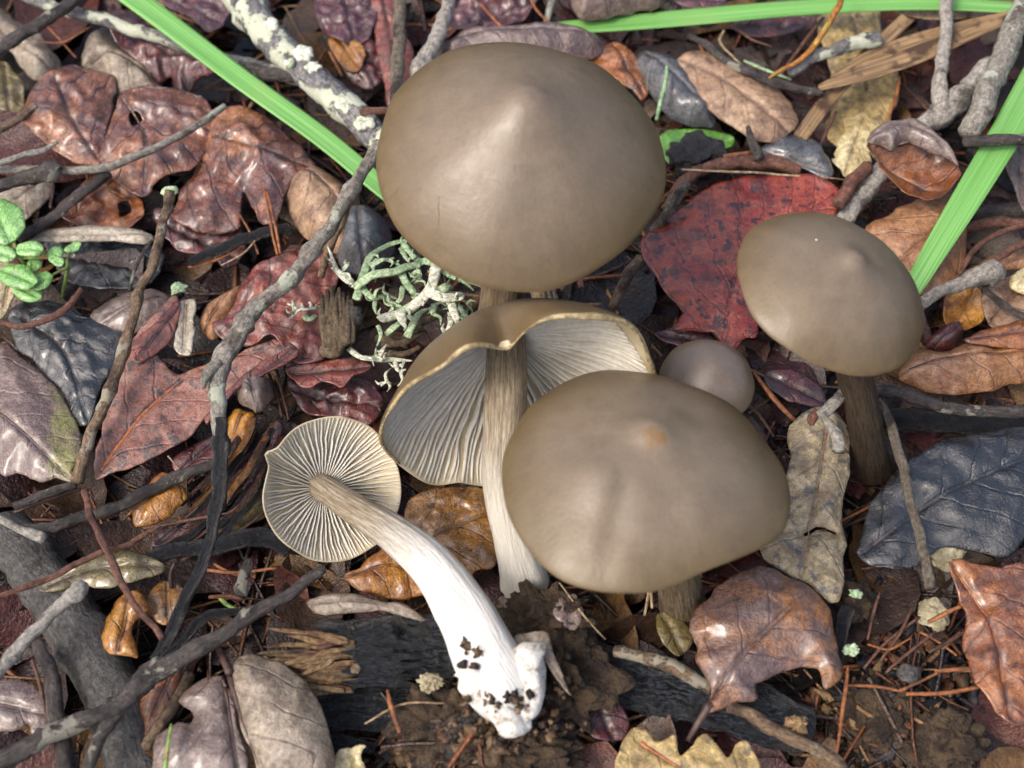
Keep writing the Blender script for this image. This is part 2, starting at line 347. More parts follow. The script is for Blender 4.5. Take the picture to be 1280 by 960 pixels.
def twig(name, pts, mat, label=None, cat=None, group=None, parent=None, sides=12, rough=.26, freq=4.5, seg=10, flat=1.0, wob=.05, knots=0, lumps=.08, kind=None, sink=0.0, rs=.86):
    """pts: (px, py, z cm, radius px)"""
    q = catmull([(*P(a, b, z - sink), r / PPC(P(a, b, z))) for a, b, z, r in pts], seg)
    C, rad = q[:, :3], np.clip(q[:, 3] * rs, .008, None).copy(); sd = random.random() * 50
    C = C + wob * np.column_stack([fbm(C * 1.3 + sd, 2), fbm(C * 1.3 + sd + 9, 2), fbm(C * 1.3 + sd + 21, 2)])
    for _ in range(knots):
        c = random.randrange(2, len(C) - 2); g = np.exp(-((np.arange(len(C)) - c) / 1.5) ** 2); rad *= 1 + .3 * g
    V, F, tc = tube_geo(C, rad, sides, rough, 0, flat, freq, sd, lumps=lumps)
    return obj(name, V, F, mat, parent, tc, label, cat, group, kind)

LEAFN = [0]
def leaf(label, poly, z, mat, rib=None, gx=0., gy=0., dome=.0, fold=0., wr=.12, wf=.7, curl=0., jag=.02, holes=(), thick=.028, vamp=.007, vf=1.6, vk=.9,
         ribmat='vein_dark', ribr=.022, name='fallen_leaf', cat='leaf', group=None, parent=None, npts=1500, smooth=5, cup=0., stalk=None):
    """one leaf: outline in photograph pixels laid on its own tilted sheet (height z, slopes gx, gy), then domed, folded, wrinkled"""
    LEAFN[0] += 1; sd = LEAFN[0] * 3.37
    pp = np.asarray(poly, float); c0 = P(pp[:, 0].mean(), pp[:, 1].mean(), z)
    nrm = np.array([-gx, -gy, 1.0])
    def onto(a, b):
        r = ray(a, b); t = (nrm @ (c0 - CAM)) / (nrm @ r); return (CAM + r * t)
    def dense(pl, m):
        q = catmull(pl, m, True); q3 = np.array([onto(a, b) for a, b in q])[:, :2]
        j = jag * np.column_stack([fbm(np.column_stack([q3 * 3, np.full(len(q3), sd)]), 3), fbm(np.column_stack([q3 * 3, np.full(len(q3), sd + 9)]), 3)])
        return q3 + j * 2.5
    B = dense(poly, smooth); rings = [B] + [dense(h, 4) for h in holes]
    def inside(pt, ring):
        x, y = pt[:, 0], pt[:, 1]; c = np.zeros(len(pt), bool); n = len(ring)
        for i in range(n):
            x1, y1 = ring[i]; x2, y2 = ring[i - 1]
            if y1 == y2: continue
            hit = ((y1 > y) != (y2 > y)) & (x < (x2 - x1) * (y - y1) / (y2 - y1) + x1); c ^= hit
        return c
    def dist(pt, ring, close=True):
        a = ring; b = np.roll(ring, -1, 0) if close else None
        if not close: a, b = ring[:-1], ring[1:]
        ab = b - a; t = np.clip(np.einsum('pij,ij->pi', pt[:, None] - a[None], ab) / (np.einsum('ij,ij->i', ab, ab)[None] + 1e-12), 0, 1)
        d = pt[:, None] - (a[None] + t[..., None] * ab[None]); dd = np.sqrt((d ** 2).sum(-1)); k = dd.argmin(1); i = np.arange(len(pt))
        return dd[i, k], k, t[i, k], ab
    lo, hi = B.min(0), B.max(0); area = .5 * abs(np.dot(B[:, 0], np.roll(B[:, 1], 1)) - np.dot(B[:, 1], np.roll(B[:, 0], 1)))
    g = max(.045, math.sqrt(area / npts)); xs = np.arange(lo[0], hi[0], g); ys = np.arange(lo[1], hi[1], g * .87)
    G = np.array([(x + (g / 2 if j % 2 else 0), y) for j, y in enumerate(ys) for x in xs]).reshape(-1, 2)
    if len(G):
        ok = inside(G, B)
        for h in rings[1:]: ok &= ~inside(G, h)
        G = G[ok]
        if len(G):
            ok = np.ones(len(G), bool)
            for h in rings: ok &= dist(G, h)[0] > g * .45
            G = G[ok]
    allp = np.vstack(rings + ([G] if len(G) else [])); edges = []; s0 = 0
    for h in rings:
        edges += [(s0 + i, s0 + (i + 1) % len(h)) for i in range(len(h))]; s0 += len(h)
    r = delaunay_2d_cdt([Vector(p) for p in allp], edges, [], 1, 1e-6)
    X = np.array([tuple(v) for v in r[0]]); Fc = np.array([f for f in r[2] if len(f) == 3])
    cen = X[Fc].mean(1); ok = inside(cen, B)
    for h in rings[1:]: ok &= ~inside(cen, h)
    Fc = Fc[ok]
    if rib is None:
        cc = B.mean(0); u_, s_, vt = np.linalg.svd(B - cc); ax = vt[0]; t_ = (B - cc) @ ax; RB = np.array([cc + ax * t_.min(), cc + ax * t_.max()])
    else: RB = np.array([onto(a, b)[:2] for a, b in rib])
    RBd = catmull(RB, 8) if len(RB) > 2 else np.linspace(RB[0], RB[1], 14)
    cum = np.concatenate([[0], np.cumsum(np.linalg.norm(np.diff(RBd, axis=0), axis=1))])
    wid = max(.15, area / max(cum[-1], .3) * .5)
    def surf(pt):
        d = np.minimum.reduce([dist(pt, h)[0] for h in rings]); dv, ki, ti, ab = dist(pt, RBd, False)
        u = cum[ki] + ti * np.linalg.norm(ab[ki], axis=1); rel = pt - RBd[ki]; sg = np.sign(ab[ki][:, 0] * rel[:, 1] - ab[ki][:, 1] * rel[:, 0]); v = dv * np.where(sg == 0, 1, sg)
        p3 = np.column_stack([pt, np.full(len(pt), sd)])
        h = c0[2] + gx * (pt[:, 0] - c0[0]) + gy * (pt[:, 1] - c0[1])
        h = h + dome * (1 - (1 - np.clip(d / wid, 0, 1)) ** 2) + fold * dv + cup * np.exp(-d / .18)
        h = h + wr * fbm(p3 * wf, 3) + .16 * wr * fbm(p3 * wf * 6 + 3, 2) + .45 * wr * (1 - np.abs(fbm(p3 * wf * 2.4 + 5, 2)) * 2) * np.clip(d / .2, 0, 1)
        ph = (u - dv * vk) * vf; tri = np.abs(ph - np.floor(ph) - .5) * 2
        h = h + vamp * (np.abs(np.sin(np.pi * ph)) ** .6 - .6) * np.clip(dv / .15, 0, 1) * np.clip(d / .12, 0, 1) - .05 * np.exp(-(dv / .06) ** 2) * np.clip(d / .1, 0, 1)
        if curl:
            h = h + curl * np.exp(-d / .14) * (.6 + 1.4 * pnoise(p3 * .8 + 31))
        return h, u, v
    Z, u, v = surf(X); n = len(X); top = np.column_stack([X, Z]); bot = top - [0, 0, thick]
    V = np.vstack([top, bot]); tc1 = np.column_stack([u, v, np.full(n, sd)]); tc = np.vstack([tc1, tc1])
    e = {}
    for f in Fc:
        for i in range(3):
            a, b = int(f[i]), int(f[(i + 1) % 3]); e[(a, b)] = 1
    F = Fc.tolist() + [[int(a) + n, int(c) + n, int(b) + n] for a, b, c in Fc]
    for (a, b) in e:
        if (b, a) not in e: F.append([b, a, a + n, b + n])
    o = obj(name, V, F, mat, parent, tc, label, cat if parent is None else None, group)
    if ribr and cum[-1] > .8:
        q = RBd[1:-1]; ok = inside(q, B)
        if ok.sum() > 4:
            q = q[ok]; zz = surf(q)[0]; C = np.column_stack([q, zz - ribr * .35]); rr = np.linspace(ribr, ribr * .3, len(C))
            V2, F2, t2 = tube_geo(C, rr, 6, .1, seed=sd); obj('midrib', V2, F2, ribmat, o, t2)
    if stalk:
        q = catmull([(*P(a, b, zz), rr / PPC(P(a, b, zz))) for a, b, zz, rr in stalk], 5); V2, F2, t2 = tube_geo(q[:, :3], q[:, 3], 7, .12, seed=sd); obj('stalk', V2, F2, ribmat, o, t2)
    return o

# ------------------------------------------------------------------ the ground
def gz(x, y):
    x = np.atleast_1d(x); y = np.atleast_1d(y); p = np.column_stack([x, y, np.zeros(len(x))])
    z = -.75 + .35 * fbm(p * .28, 3) + .12 * fbm(p * 1.6 + 4, 2)
    for (a, b, h, s) in MOUNDS: z = z + h * np.exp(-((x - a) ** 2 + (y - b) ** 2) / s ** 2)
    return z
m1 = P(640, 925, 0); m2 = P(560, 930, 0); m3 = P(1110, 905, 0)
MOUNDS = [(m1[0], m1[1], 1.25, 1.0), (m2[0], m2[1], .9, .9), (m3[0], m3[1], .6, .8)]
ax = np.concatenate([-np.geomspace(300, 15, 18)[:-1], np.linspace(-14.5, 14.5, 200), np.geomspace(15, 300, 18)[1:]])
ay = ax + 1.0; gx_, gy_ = np.meshgrid(ax, ay); gx_, gy_ = gx_.ravel(), gy_.ravel(); nx = len(ax)
Vg = np.column_stack([gx_, gy_, gz(gx_, gy_)]); ii = (np.arange(nx - 1)[:, None] * nx + np.arange(nx - 1)[None]).ravel()
obj('ground', Vg, np.column_stack([ii, ii + 1, ii + nx + 1, ii + nx]), 'soil', kind='structure', origin=(0, 0, 0))

# ------------------------------------------------------------------ uncountable litter
def merged(name, parts, mat, label, cat):
    V = np.vstack([p[0] for p in parts]); off = np.cumsum([0] + [len(p[0]) for p in parts[:-1]]); F = []
    for p, o in zip(parts, off): F += (np.asarray(p[1]) + o).tolist()
    obj(name, V, F, mat, None, None, label, cat, None, 'stuff', np.vstack([np.tile(p[2], (len(p[0]), 1)) if np.ndim(p[2]) == 1 else p[2] for p in parts]), origin=(0, 0, -1))
def spot(lim=24, inner=None):
    r = rng.random()
    if r < .62: return rng.uniform(-10, 10), rng.uniform(-7, 12)
    return rng.uniform(-lim, lim), rng.uniform(-lim + 2, lim + 2)
def rot3(yaw, pit, rol):
    return np.array(Matrix.Rotation(yaw, 3, 'Z') @ Matrix.Rotation(pit, 3, 'X') @ Matrix.Rotation(rol, 3, 'Y'))
LC = [lin(c)[:4] for c in ('4a2624', '3c2020', '5c362c', '2c1a19', '4a382c', '5a4a3c', '684c2c', '1c1818', '443632', '38282a')]
def flake(x, y, ln, wd, zup, c):
    nu, nv = 9, 5; uu, vv = np.meshgrid(np.linspace(-1, 1, nu), np.linspace(-1, 1, nv)); uu, vv = uu.ravel(), vv.ravel()
    sh = np.clip(1 - np.abs(uu) ** 2.2, .04, 1) ** .6; s = rng.uniform(0, 99)
    jx = fbm(np.column_stack([uu * 1.6, vv * 1.6, np.full(len(uu), s)]), 2)
    X = uu * ln; Y = vv * wd * sh * (1 + .35 * jx); bend, cup = rng.uniform(-.3, .3), rng.uniform(-.5, .7)
    Z = bend * X * X / max(ln, .1) + cup * Y * Y / max(wd, .1) + .18 * ln * fbm(np.column_stack([X, Y, np.full(len(uu), s)]) * .9, 2) - .05 * np.exp(-(vv / .2) ** 2)
    Q = np.column_stack([X, Y, Z]) @ rot3(rng.uniform(0, 6.28), rng.normal(0, .22), rng.normal(0, .22)).T
    Q += [x, y, float(gz(x, y)[0]) + zup]
    i = (np.arange(nv - 1)[:, None] * nu + np.arange(nu - 1)[None]).ravel(); F = np.column_stack([i, i + 1, i + nu + 1, i + nu])
    n = len(Q); return np.vstack([Q, Q - [0, 0, .025]]), np.vstack([F, F[:, ::-1] + n]), np.array(c)
parts = []
for _ in range(1500):
    x, y = spot(); s = rng.uniform(.35, 1.5)
    qx, qy = proj(np.array([[x, y, 0.]]))
    if (420 < qx[0] < 800 and 860 < qy[0] < 1010) or (1040 < qx[0] < 1215 and 770 < qy[0] < 985): continue
    inb = abs(x) < 9.2 and -6 < y < 11
    parts.append(flake(x, y, s, s * rng.uniform(.3, .6), rng.uniform(.02, .35) if inb else rng.uniform(.1, .9), LC[rng.integers(len(LC))]))
merged('leaf_litter', parts, 'litter', 'dark rotting leaf fragments filling the gaps of the forest floor', 'leaf litter')
parts = []
NC = [lin(c) for c in ('5c3826', '7c4c2e', '3a2a22', '2a2220', '8a6a48', '4a3a30')]
th6 = np.linspace(0, 2 * np.pi, 4, endpoint=False)
for _ in range(2600):
    x, y = spot(); ln = rng.uniform(.5, 2.4); r = rng.uniform(.018, .045); t = np.linspace(-.5, .5, 5); b = rng.normal(0, .12)
    C = np.column_stack([t * ln, b * ln * t * t, np.zeros(5)]) @ rot3(rng.uniform(0, 6.28), rng.normal(0, .1), rng.normal(0, .2)).T + [x, y, float(gz(x, y)[0]) + rng.uniform(.05, .45)]
    T = C[-1] - C[0]; T /= np.linalg.norm(T); A = np.cross(T, [0, 0, 1.]); A /= np.linalg.norm(A) + 1e-9; B = np.cross(T, A)
    V = (C[:, None] + r * (np.cos(th6)[None, :, None] * A + .6 * np.sin(th6)[None, :, None] * B)).reshape(-1, 3)
    F = [[i * 4 + j, i * 4 + (j + 1) % 4, i * 4 + 4 + (j + 1) % 4, i * 4 + 4 + j] for i in range(4) for j in range(4)]
    parts.append((V, F, np.array(NC[rng.integers(len(NC))])))
merged('needle_litter', parts, 'litter', 'thin brown fibres and old needles matted into the forest floor', 'needle litter')
import bmesh
bm = bmesh.new(); bmesh.ops.create_icosphere(bm, subdivisions=2, radius=1); IV = np.array([v.co[:] for v in bm.verts]); IF = np.array([[v.index for v in f.verts] for f in bm.faces]); bm.free()
parts = []
CC = [lin(c) for c in ('33261d', '453426', '221a15', '56432f', '64503c', '1c1613', '74604a')]
CHIP = [lin(c) for c in ('1a1a1e', '26262c', '5a3a26', '8a7050', '3c3a3c', '141416', '6e4a34', '4a3a34')]
def crumb(x, y, r, z, c):
    s = rng.uniform(0, 200); d = np.clip(1 + .95 * fbm(IV * 1.5 + s, 2), .25, 2); Q = IV * d[:, None] * r * rng.uniform(.7, 1.25, 3); return Q + [x, y, z], IF, np.array(c)
for _ in range(5200):
    if rng.random() < .5:
        a = P(rng.normal(610, 75), rng.normal(925, 40), .2); x, y = a[0], a[1]; zz = rng.uniform(-.05, .22)
    elif rng.random() < .25:
        a = P(rng.normal(1100, 70), rng.normal(890, 45), 0); x, y = a[0], a[1]; zz = rng.uniform(0, .1)
    else: x, y = spot(18); zz = rng.uniform(0, .12)
    parts.append(crumb(x, y, abs(rng.normal(.03, .05)) + .025, float(gz(x, y)[0]) + zz, CC[rng.integers(len(CC))]))
for _ in range(420):
    a = P(*((rng.normal(1120, 70), rng.normal(850, 60)) if rng.random() < .6 else (rng.normal(600, 90), rng.normal(915, 35))), 0); x, y = a[0], a[1]; r = rng.uniform(.04, .16)
    q = crumb(0, 0, r, 0, CHIP[rng.integers(len(CHIP))]); parts.append(((q[0] * [1.6, .7, .35]) @ rot3(rng.uniform(0, 6.28), rng.normal(0, .4), rng.normal(0, .4)).T + [x, y, float(gz(x, y)[0]) + rng.uniform(.05, .3)], q[1], q[2]))
merged('soil_crumbs', parts, 'crumb', 'dark crumbly soil grains under and around the uprooted stem base', 'soil')

# ------------------------------------------------------------------ mushrooms
PROF = {'bell': [(0, 1), (.05, .992), (.1, .965), (.16, .91), (.24, .84), (.36, .735), (.5, .61), (.64, .475), (.78, .32), (.88, .19), (.95, .08), (.99, .01), (1.0, -.025)],
        'broad': [(0, 1), (.05, .985), (.1, .94), (.16, .87), (.24, .80), (.36, .72), (.5, .62), (.64, .5), (.78, .345), (.88, .205), (.95, .09), (.99, .01), (1.0, -.03)],
        'round': [(0, 1), (.06, .995), (.12, .975), (.2, .94), (.3, .885), (.42, .80), (.55, .69), (.68, .55), (.8, .385), (.9, .2), (.96, .08), (.99, .01), (1.0, -.03)]}
def frame(axis):
    a = np.asarray(axis, float); a /= np.linalg.norm(a); e1 = np.array([1.0, 0, 0]) - a * a[0]; e1 /= np.linalg.norm(e1); return a, e1, np.cross(a, e1)
def g_(th, c, s):
    d = (th - R_(c) + np.pi) % (2 * np.pi) - np.pi; return np.exp(-(d / R_(s)) ** 2)
def mushroom(label, center, R, axis, h, prof, mat, rim=None, warp=None, gills=0, thick=.10, stem=None, stemm='stem_brown', seed=1., gdepth=.17, base=None, group=None, lump=.012, fit=None, bare=None, flesh=None, gw=1.0):
    """center: place of the rim circle's centre (cm); R: cm; axis: from stem to top; stem: list of (point, radius)"""
    a, e1, e2 = frame(axis); root = thing('mushroom', base if base is not None else (stem(center) if callable(stem) else stem)[-1][0], label, 'mushroom', group)
    pr = np.array(PROF[prof]); tt = np.concatenate([np.linspace(0, .3, 15), np.linspace(.33, 1, 34)])
    idx = np.linspace(0, 1, len(pr)); q = catmull(pr, 8); s = np.concatenate([[0], np.cumsum(np.linalg.norm(np.diff(q, axis=0), axis=1))]); s /= s[-1]
    rr = np.interp(tt, s, q[:, 0]); zz = np.interp(tt, s, q[:, 1]) * h
    na = 120; th = np.linspace(0, 2 * np.pi, na, endpoint=False)
    def place(r, z, t):                    # local radius, height, angle -> place, with the cap's waves
        k = r ** 2.2; dr = np.zeros_like(t); dz = np.zeros_like(t)
        if rim is not None: dr, dz = rim(t)
        wob = .012 * np.sin(3 * t + seed) + .008 * np.sin(5 * t + 2 * seed) + .004 * np.sin(11 * t + seed * 3)
        rad = r * (1 + k * (dr + wob)); hz = z + k * (dz + .018 * np.sin(2 * t + seed * 2) + .008 * np.sin(7 * t + seed))
        L_ = np.column_stack([rad * np.cos(t), rad * np.sin(t), hz])
        if warp is not None: L_[:, 2] += warp(L_[:, 0], L_[:, 1], r, t)
        L_[:, 2] += lump * fbm(np.column_stack([L_[:, :2] * 2.2, np.full(len(t), seed * 5)]), 2)
        return L_
    def world(Lc): return center + R * (Lc[:, :1] * e1 + Lc[:, 1:2] * e2 + Lc[:, 2:3] * a)
    Tg, Rg = np.meshgrid(th, rr[1:]); Zg = np.repeat(zz[1:, None], na, 1)
    top = place(Rg.ravel(), Zg.ravel(), Tg.ravel()); apex = np.array([[0, 0, zz[0]]])
    if fit:
        for _ in range(6):
            px, py = proj(world(np.vstack([top, apex]))); R *= (fit[1] - fit[0]) / (px.max() - px.min())
            cx, cy = proj(center[None]); z_ = center[2]
            center = P(cx[0] + (fit[0] + fit[1] - px.max() - px.min()) / 2, cy[0] + (fit[2] + fit[3] - py.max() - py.min()) / 2, z_)
        if callable(stem): stem = stem(center)
    zin = lambda r: np.interp(r, rr, zz) - thick * (1 - r ** 3 * .72) - .012
    ri = np.array([.985, .96, .92, .86, .78, .68, .56, .44, .32, .2, .1]); Ti, Ri = np.meshgrid(th, ri)
    inn = place(Ri.ravel(), zin(Ri.ravel()), Ti.ravel()); ia = np.array([[0, 0, zin(np.array([0.]))[0]]])
    Lc = np.vstack([top, apex]); V = world(Lc); nr = len(rr) - 1; F = []
    for i in range(nr - 1):
        for j in range(na): F.append([i * na + j, i * na + na + j, i * na + na + (j + 1) % na, i * na + (j + 1) % na])
    ap = nr * na
    for j in range(na): F.append([ap, j, (j + 1) % na])
    t0 = tt[1:]; tc = np.vstack([np.column_stack([(np.repeat(t0, na) * np.cos(Tg.ravel())), (np.repeat(t0, na) * np.sin(Tg.ravel())), np.repeat(t0, na)]), [[0, 0, 0]]])
    cap = obj('cap', V, F, mat, root, tc); V0 = V
    px, py = proj(V); print(f'CAP {label[:40]}: x {px.min():.0f}-{px.max():.0f} y {py.min():.0f}-{py.max():.0f} apex {proj(V[-1:])[0][0]:.0f},{proj(V[-1:])[1][0]:.0f} R={R:.2f}cm')
    # underside bed, sharing the rim line
    Vb = world(np.vstack([top[-na:], inn, ia])); F = []; m = len(ri) + 1
    for i in range(m - 1):
        for j in range(na): F.append([i * na + j, i * na + na + j, i * na + na + (j + 1) % na, i * na + (j + 1) % na])
    for j in range(na): F.append([m * na, (m - 1) * na + (j + 1) % na, (m - 1) * na + j])
    obj('underside', Vb, F, 'gill_bed', cap)
    if flesh is not None:
        tf = np.linspace(R_(flesh[0]), R_(flesh[1]), 90); n_ = len(tf); L0 = place(np.full(n_, .985), np.full(n_, np.interp(1., rr, zz)) - .004, tf)
        fr = R * .014 * (1 + .7 * fbm(np.column_stack([tf * 4, np.zeros(n_), np.full(n_, seed)]), 3)); V, F, tc = tube_geo(world(L0), np.clip(fr, .01, None), 8, .3, freq=4, seed=seed); obj('torn_rim', V, F, 'flesh', cap, tc)
    if gills:
        for gi in range(gills):
            tier = 0 if gi % 2 == 0 else (1 if gi % 4 == 1 else 2)
            r0 = (.13, .42, .62)[tier] * random.uniform(.9, 1.12); t0 = 2 * np.pi * gi / gills + random.uniform(-.3, .3) * 2 * np.pi / gills * .6
            r1 = .985 if rim is None or rim(np.array([t0]))[0][0] > -.07 else .6
            if bare is not None: r1 = min(r1, bare(t0))
            if r0 > r1: continue
            n = 13; r = np.linspace(r0, r1, n); sdp = random.random() * 90
            ang = t0 + gw * .045 * fbm(np.column_stack([r * 5, np.full(n, sdp), np.zeros(n)]), 2) * (1.2 - r) + gw * .02 * fbm(np.column_stack([r * 3, np.full(n, t0 * 2.2), np.zeros(n)]), 2)
            prof_d = np.clip(np.sin(np.pi * np.clip((r - r0) / (1.0 - r0), 0, 1) ** .75), 0, 1) ** .6
            dep = gdepth * (1, .75, .5)[tier] * (.25 * (1 - (r - r0) / (.99 - r0)) * (tier == 0) + prof_d) * (1.05 - .45 * r)
            hw = .0105 * (1 - .2 * tier) * random.uniform(.85, 1.2)
            zt = zin(r) + .003; zb = zin(r) - dep
            rows = []
            for (z_, sgn, kk) in ((zt, 1, 1.3), (zb + .012, 1, .8), (zb, 0, 0), (zb + .012, -1, .8), (zt, -1, 1.3)):
                w_ = sgn * hw * kk
                Lx = place(r, z_, ang); tg = np.column_stack([-np.sin(ang), np.cos(ang), np.zeros(n)]); rows.append(world(Lx + tg * w_))
            Vv = np.vstack(rows); F = [[k_ * n + i, k_ * n + i + 1, k_ * n + n + i + 1, k_ * n + n + i] for k_ in range(4) for i in range(n - 1)]
            F += [[0, n, 2 * n, 3 * n, 4 * n][::-1], [n - 1 + k_ * n for k_ in range(5)]]
            obj('gill', Vv, F, 'gill', root)
    if stem:
        q = catmull([(*p, r) for p, r in stem], 9); V, F, tc = tube_geo(q[:, :3], q[:, 3], 30, .05, .10, 1.0, 1.2, seed, lumps=.05)
        obj('stem', V, F, stemm, root, tc)
    return root, dict(V=V0, center=center, R=R, a=a, e1=e1, e2=e2)

# A: the large bell cap
c = P(652, 222, 4.5); R = 181 / PPC(c) * .985
rootA, infA = mushroom('largest smooth olive brown bell-capped mushroom, standing behind the tipped cap with exposed gills', c, R, (.07, -.10, 1), .70, 'bell', 'cap_brown',
         rim=lambda t: (.02 * g_(t, -90, 50), -.02 * g_(t, -90, 60)), seed=1.3, fit=(470, 833, 57, 361),
         stem=lambda c: [(c + [0, .1, 1.0], .32), (c + [-.1, .15, -.4], .33), (P(625, 375, 2.9), .32), (P(612, 430, .6), .36), (P(608, 445, -.5), .42)], stemm='stem_brown')
# C: the front cap
c = P(806, 624, 3.3); R = 180 / PPC(c) * .97
def warpC(x, y, r, t):
    return -.055 * np.exp(-((x + .10 - .25 * (y)) / .09) ** 2) * np.clip(-y, 0, 1) * (r > 0) * np.exp(-((y + .45) / .35) ** 2) + .06 * np.exp(-((x + .38) ** 2 + (y + .3) ** 2) / .06)
mushroom('broad brown mushroom with rust-stained nipple and wavy rim over the pale stem', c, R, (.06, .25, 1), .47, 'broad', 'cap_stain',
         rim=lambda t: (.06 * g_(t, -128, 28) - .07 * g_(t, -62, 26) + .03 * g_(t, -15, 30), -.05 * g_(t, -120, 30) + .03 * g_(t, -55, 25)), warp=warpC, seed=2.1, fit=(627, 988, 466, 738),
         stem=lambda c: [(c + [0, .05, .6], .3), (c + [.1, -.1, -.4], .32), (P(842, 700, 1.6), .33), (P(852, 752, .4), .36), (P(858, 775, -.5), .44)], stemm='stem_brown')
# E: the cap at the right
c = P(1034, 378, 4.0); R = 117 / PPC(c) * .985
rootE, infE = mushroom('smaller round brown mushroom standing on a dark stem beside the broken pale twig', c, R, (.26, .06, 1), .56, 'broad', 'cap_brown', seed=3.7, fit=(921, 1156, 266, 470),
         stem=lambda c: [(c + [.15, .1, .55], .24), (c + [.1, 0, -.3], .25), (P(1074, 490, 2.0), .26), (P(1086, 560, .5), .28), (P(1090, 585, -.4), .34)], stemm='stem_dark')
# F: the half hidden small cap
c = P(884, 476, 1.3); R = 60 / PPC(c)
mushroom('small greyish button mushroom beside the torn foot of the glossy red leaf', c, R, (.0, -.05, 1), .62, 'round', 'cap_grey', seed=4.9,
         stem=[(c + [0, 0, .2], .17), (c + [0, .0, -.8], .19), (c + [0, 0.02, -1.7], .24)], stemm='stem_brown')
# B: lying on its side, gills towards us
c = P(650, 512, 2.15); R = 176 / PPC(c)
axB = np.array([-.17, .97, -.13])
def rimB(t):
    return (-.34 * g_(t, -97, 12) - .13 * g_(t, -132, 26) + .10 * g_(t, -55, 22) - .05 * g_(t, 120, 6) + .02 * np.sin(9 * t) * g_(t, 90, 70), .05 * g_(t, -97, 16) + .02 * np.sin(7 * t + 1))
aB, _, _ = frame(axB)
inB = c + aB * R * .62
mushroom('tipped over mushroom with exposed grey gills and a folded rim, pale stem foremost', c, R, axB, .80, 'round', 'cap_brown', rim=rimB, flesh=(-205, 12), gw=1.9, bare=lambda t: .985 - .16 * float(g_(np.array([t]), -120, 45)[0]) - .10 * float(g_(np.array([t]), -50, 35)[0]), gills=128, seed=5.5, thick=.07, gdepth=.10,
         stem=[(inB + aB * .3, .30), (inB - aB * .1, .31), (P(632, 520, 2.05), .33), (P(628, 600, 1.6), .30), (P(640, 670, 1.1), .30), (P(652, 712, .65), .36), (P(656, 728, .4), .4)], stemm='stem_pale',
         base=P(650, 720, -.3))
# D: uprooted, white stem base towards us
c = P(417, 612, .95); R = 91 / PPC(c)
v = ray(417, 612); v /= np.linalg.norm(v); axD = v + np.array([-.36, .02, .06])
def rimD(t): return (.09 * g_(t, -152, 5) - .03 * g_(t, -30, 12), .10 * g_(t, -152, 6) + .02 * np.sin(5 * t))
aD, _, _ = frame(axD); inD = c + aD * R * .30
rootD, _ = mushroom('uprooted mushroom lying gills up with a long curved stem whitening to its torn base', c, R, axD, .55, 'round', 'cap_brown', rim=rimD, gills=108, seed=6.2, thick=.08, gdepth=.12,
         stem=[(inD + aD * .25, .20), (P(403, 609, .75), .21), (P(440, 634, 1.25), .24), (P(490, 666, 1.6), .28), (P(540, 708, 1.8), .34), (P(580, 765, 1.85), .40), (P(606, 820, 1.75), .46), (P(626, 858, 1.55), .50), (P(640, 884, 1.3), .36)], stemm='stem_white',
         base=P(640, 900, 0))
# torn white base: strands and skin flaps, soil held between them
for pts in ([(585, 835, 1.9, 22), (600, 865, 1.75, 18), (612, 880, 1.55, 8)], [(655, 810, 1.9, 22), (662, 845, 1.8, 20), (655, 885, 1.6, 16), (645, 910, 1.4, 6)],
            [(618, 880, 1.75, 14), (640, 905, 1.6, 16), (662, 905, 1.5, 8)]):
    q = catmull([(*P(a, b, z), r / PPC(P(a, b, z))) for a, b, z, r in pts], 6); V, F, tc = tube_geo(q[:, :3], q[:, 3], 12, .45, freq=3, seed=pts[0][0]); obj('torn_base_strand', V, F, 'mycelium', rootD, tc)
bits = []
for _ in range(170):
    k_ = rng.random()
    a, b, z = (rng.normal(626, 15), rng.normal(866, 14), 1.92) if k_ < .35 else ((rng.normal(590, 7), rng.normal(815, 11), 2.16) if k_ < .42 else (rng.normal(648, 34), rng.normal(905, 13), 1.35) if k_ < .8 else (rng.normal(690, 14), rng.normal(860, 25), 1.45))
    p = P(a, b, z + rng.uniform(-.1, .04)); bits.append(crumb(p[0], p[1], rng.uniform(.02, .075), p[2], CC[rng.integers(len(CC))]))
Vb = np.vstack([q[0] for q in bits]); Fb = sum([(q[1] + i * len(IV)).tolist() for i, q in enumerate(bits)], [])
obj('clinging_soil', Vb, Fb, 'crumb', rootD, col=np.vstack([np.tile(q[2], (len(IV), 1)) for q in bits]), kind='stuff')

def on_cap(V, a, b):
    x, y = proj(V); d = (x - a) ** 2 + (y - b) ** 2 + 40 * ((V - CAM) @ FW); return V[d.argmin()]
for root_, inf, pts, r in ((rootA, infA, [(546, 244), (548, 258), (546, 272), (545, 288)], .006), (rootA, infA, [(484, 250), (490, 243), (496, 238)], .005)):
    C = catmull([on_cap(inf['V'], *q) for q in pts], 6); V, F, tc = tube_geo(C, np.full(len(C), r) * rng.uniform(.5, 1.3, len(C)), 6, .4, seed=3); obj('scar', V, F, 'straw', root_, tc)
for root_, inf, q in ((rootE, infE, (1020, 299)),):
    obj('fleck', IV * .02 * (1 + .4 * fbm(IV * 2, 2))[:, None] + on_cap(inf['V'], *q), IF, 'mycelium', root_)

# ------------------------------------------------------------------ fallen leaves (outlines in photograph pixels)

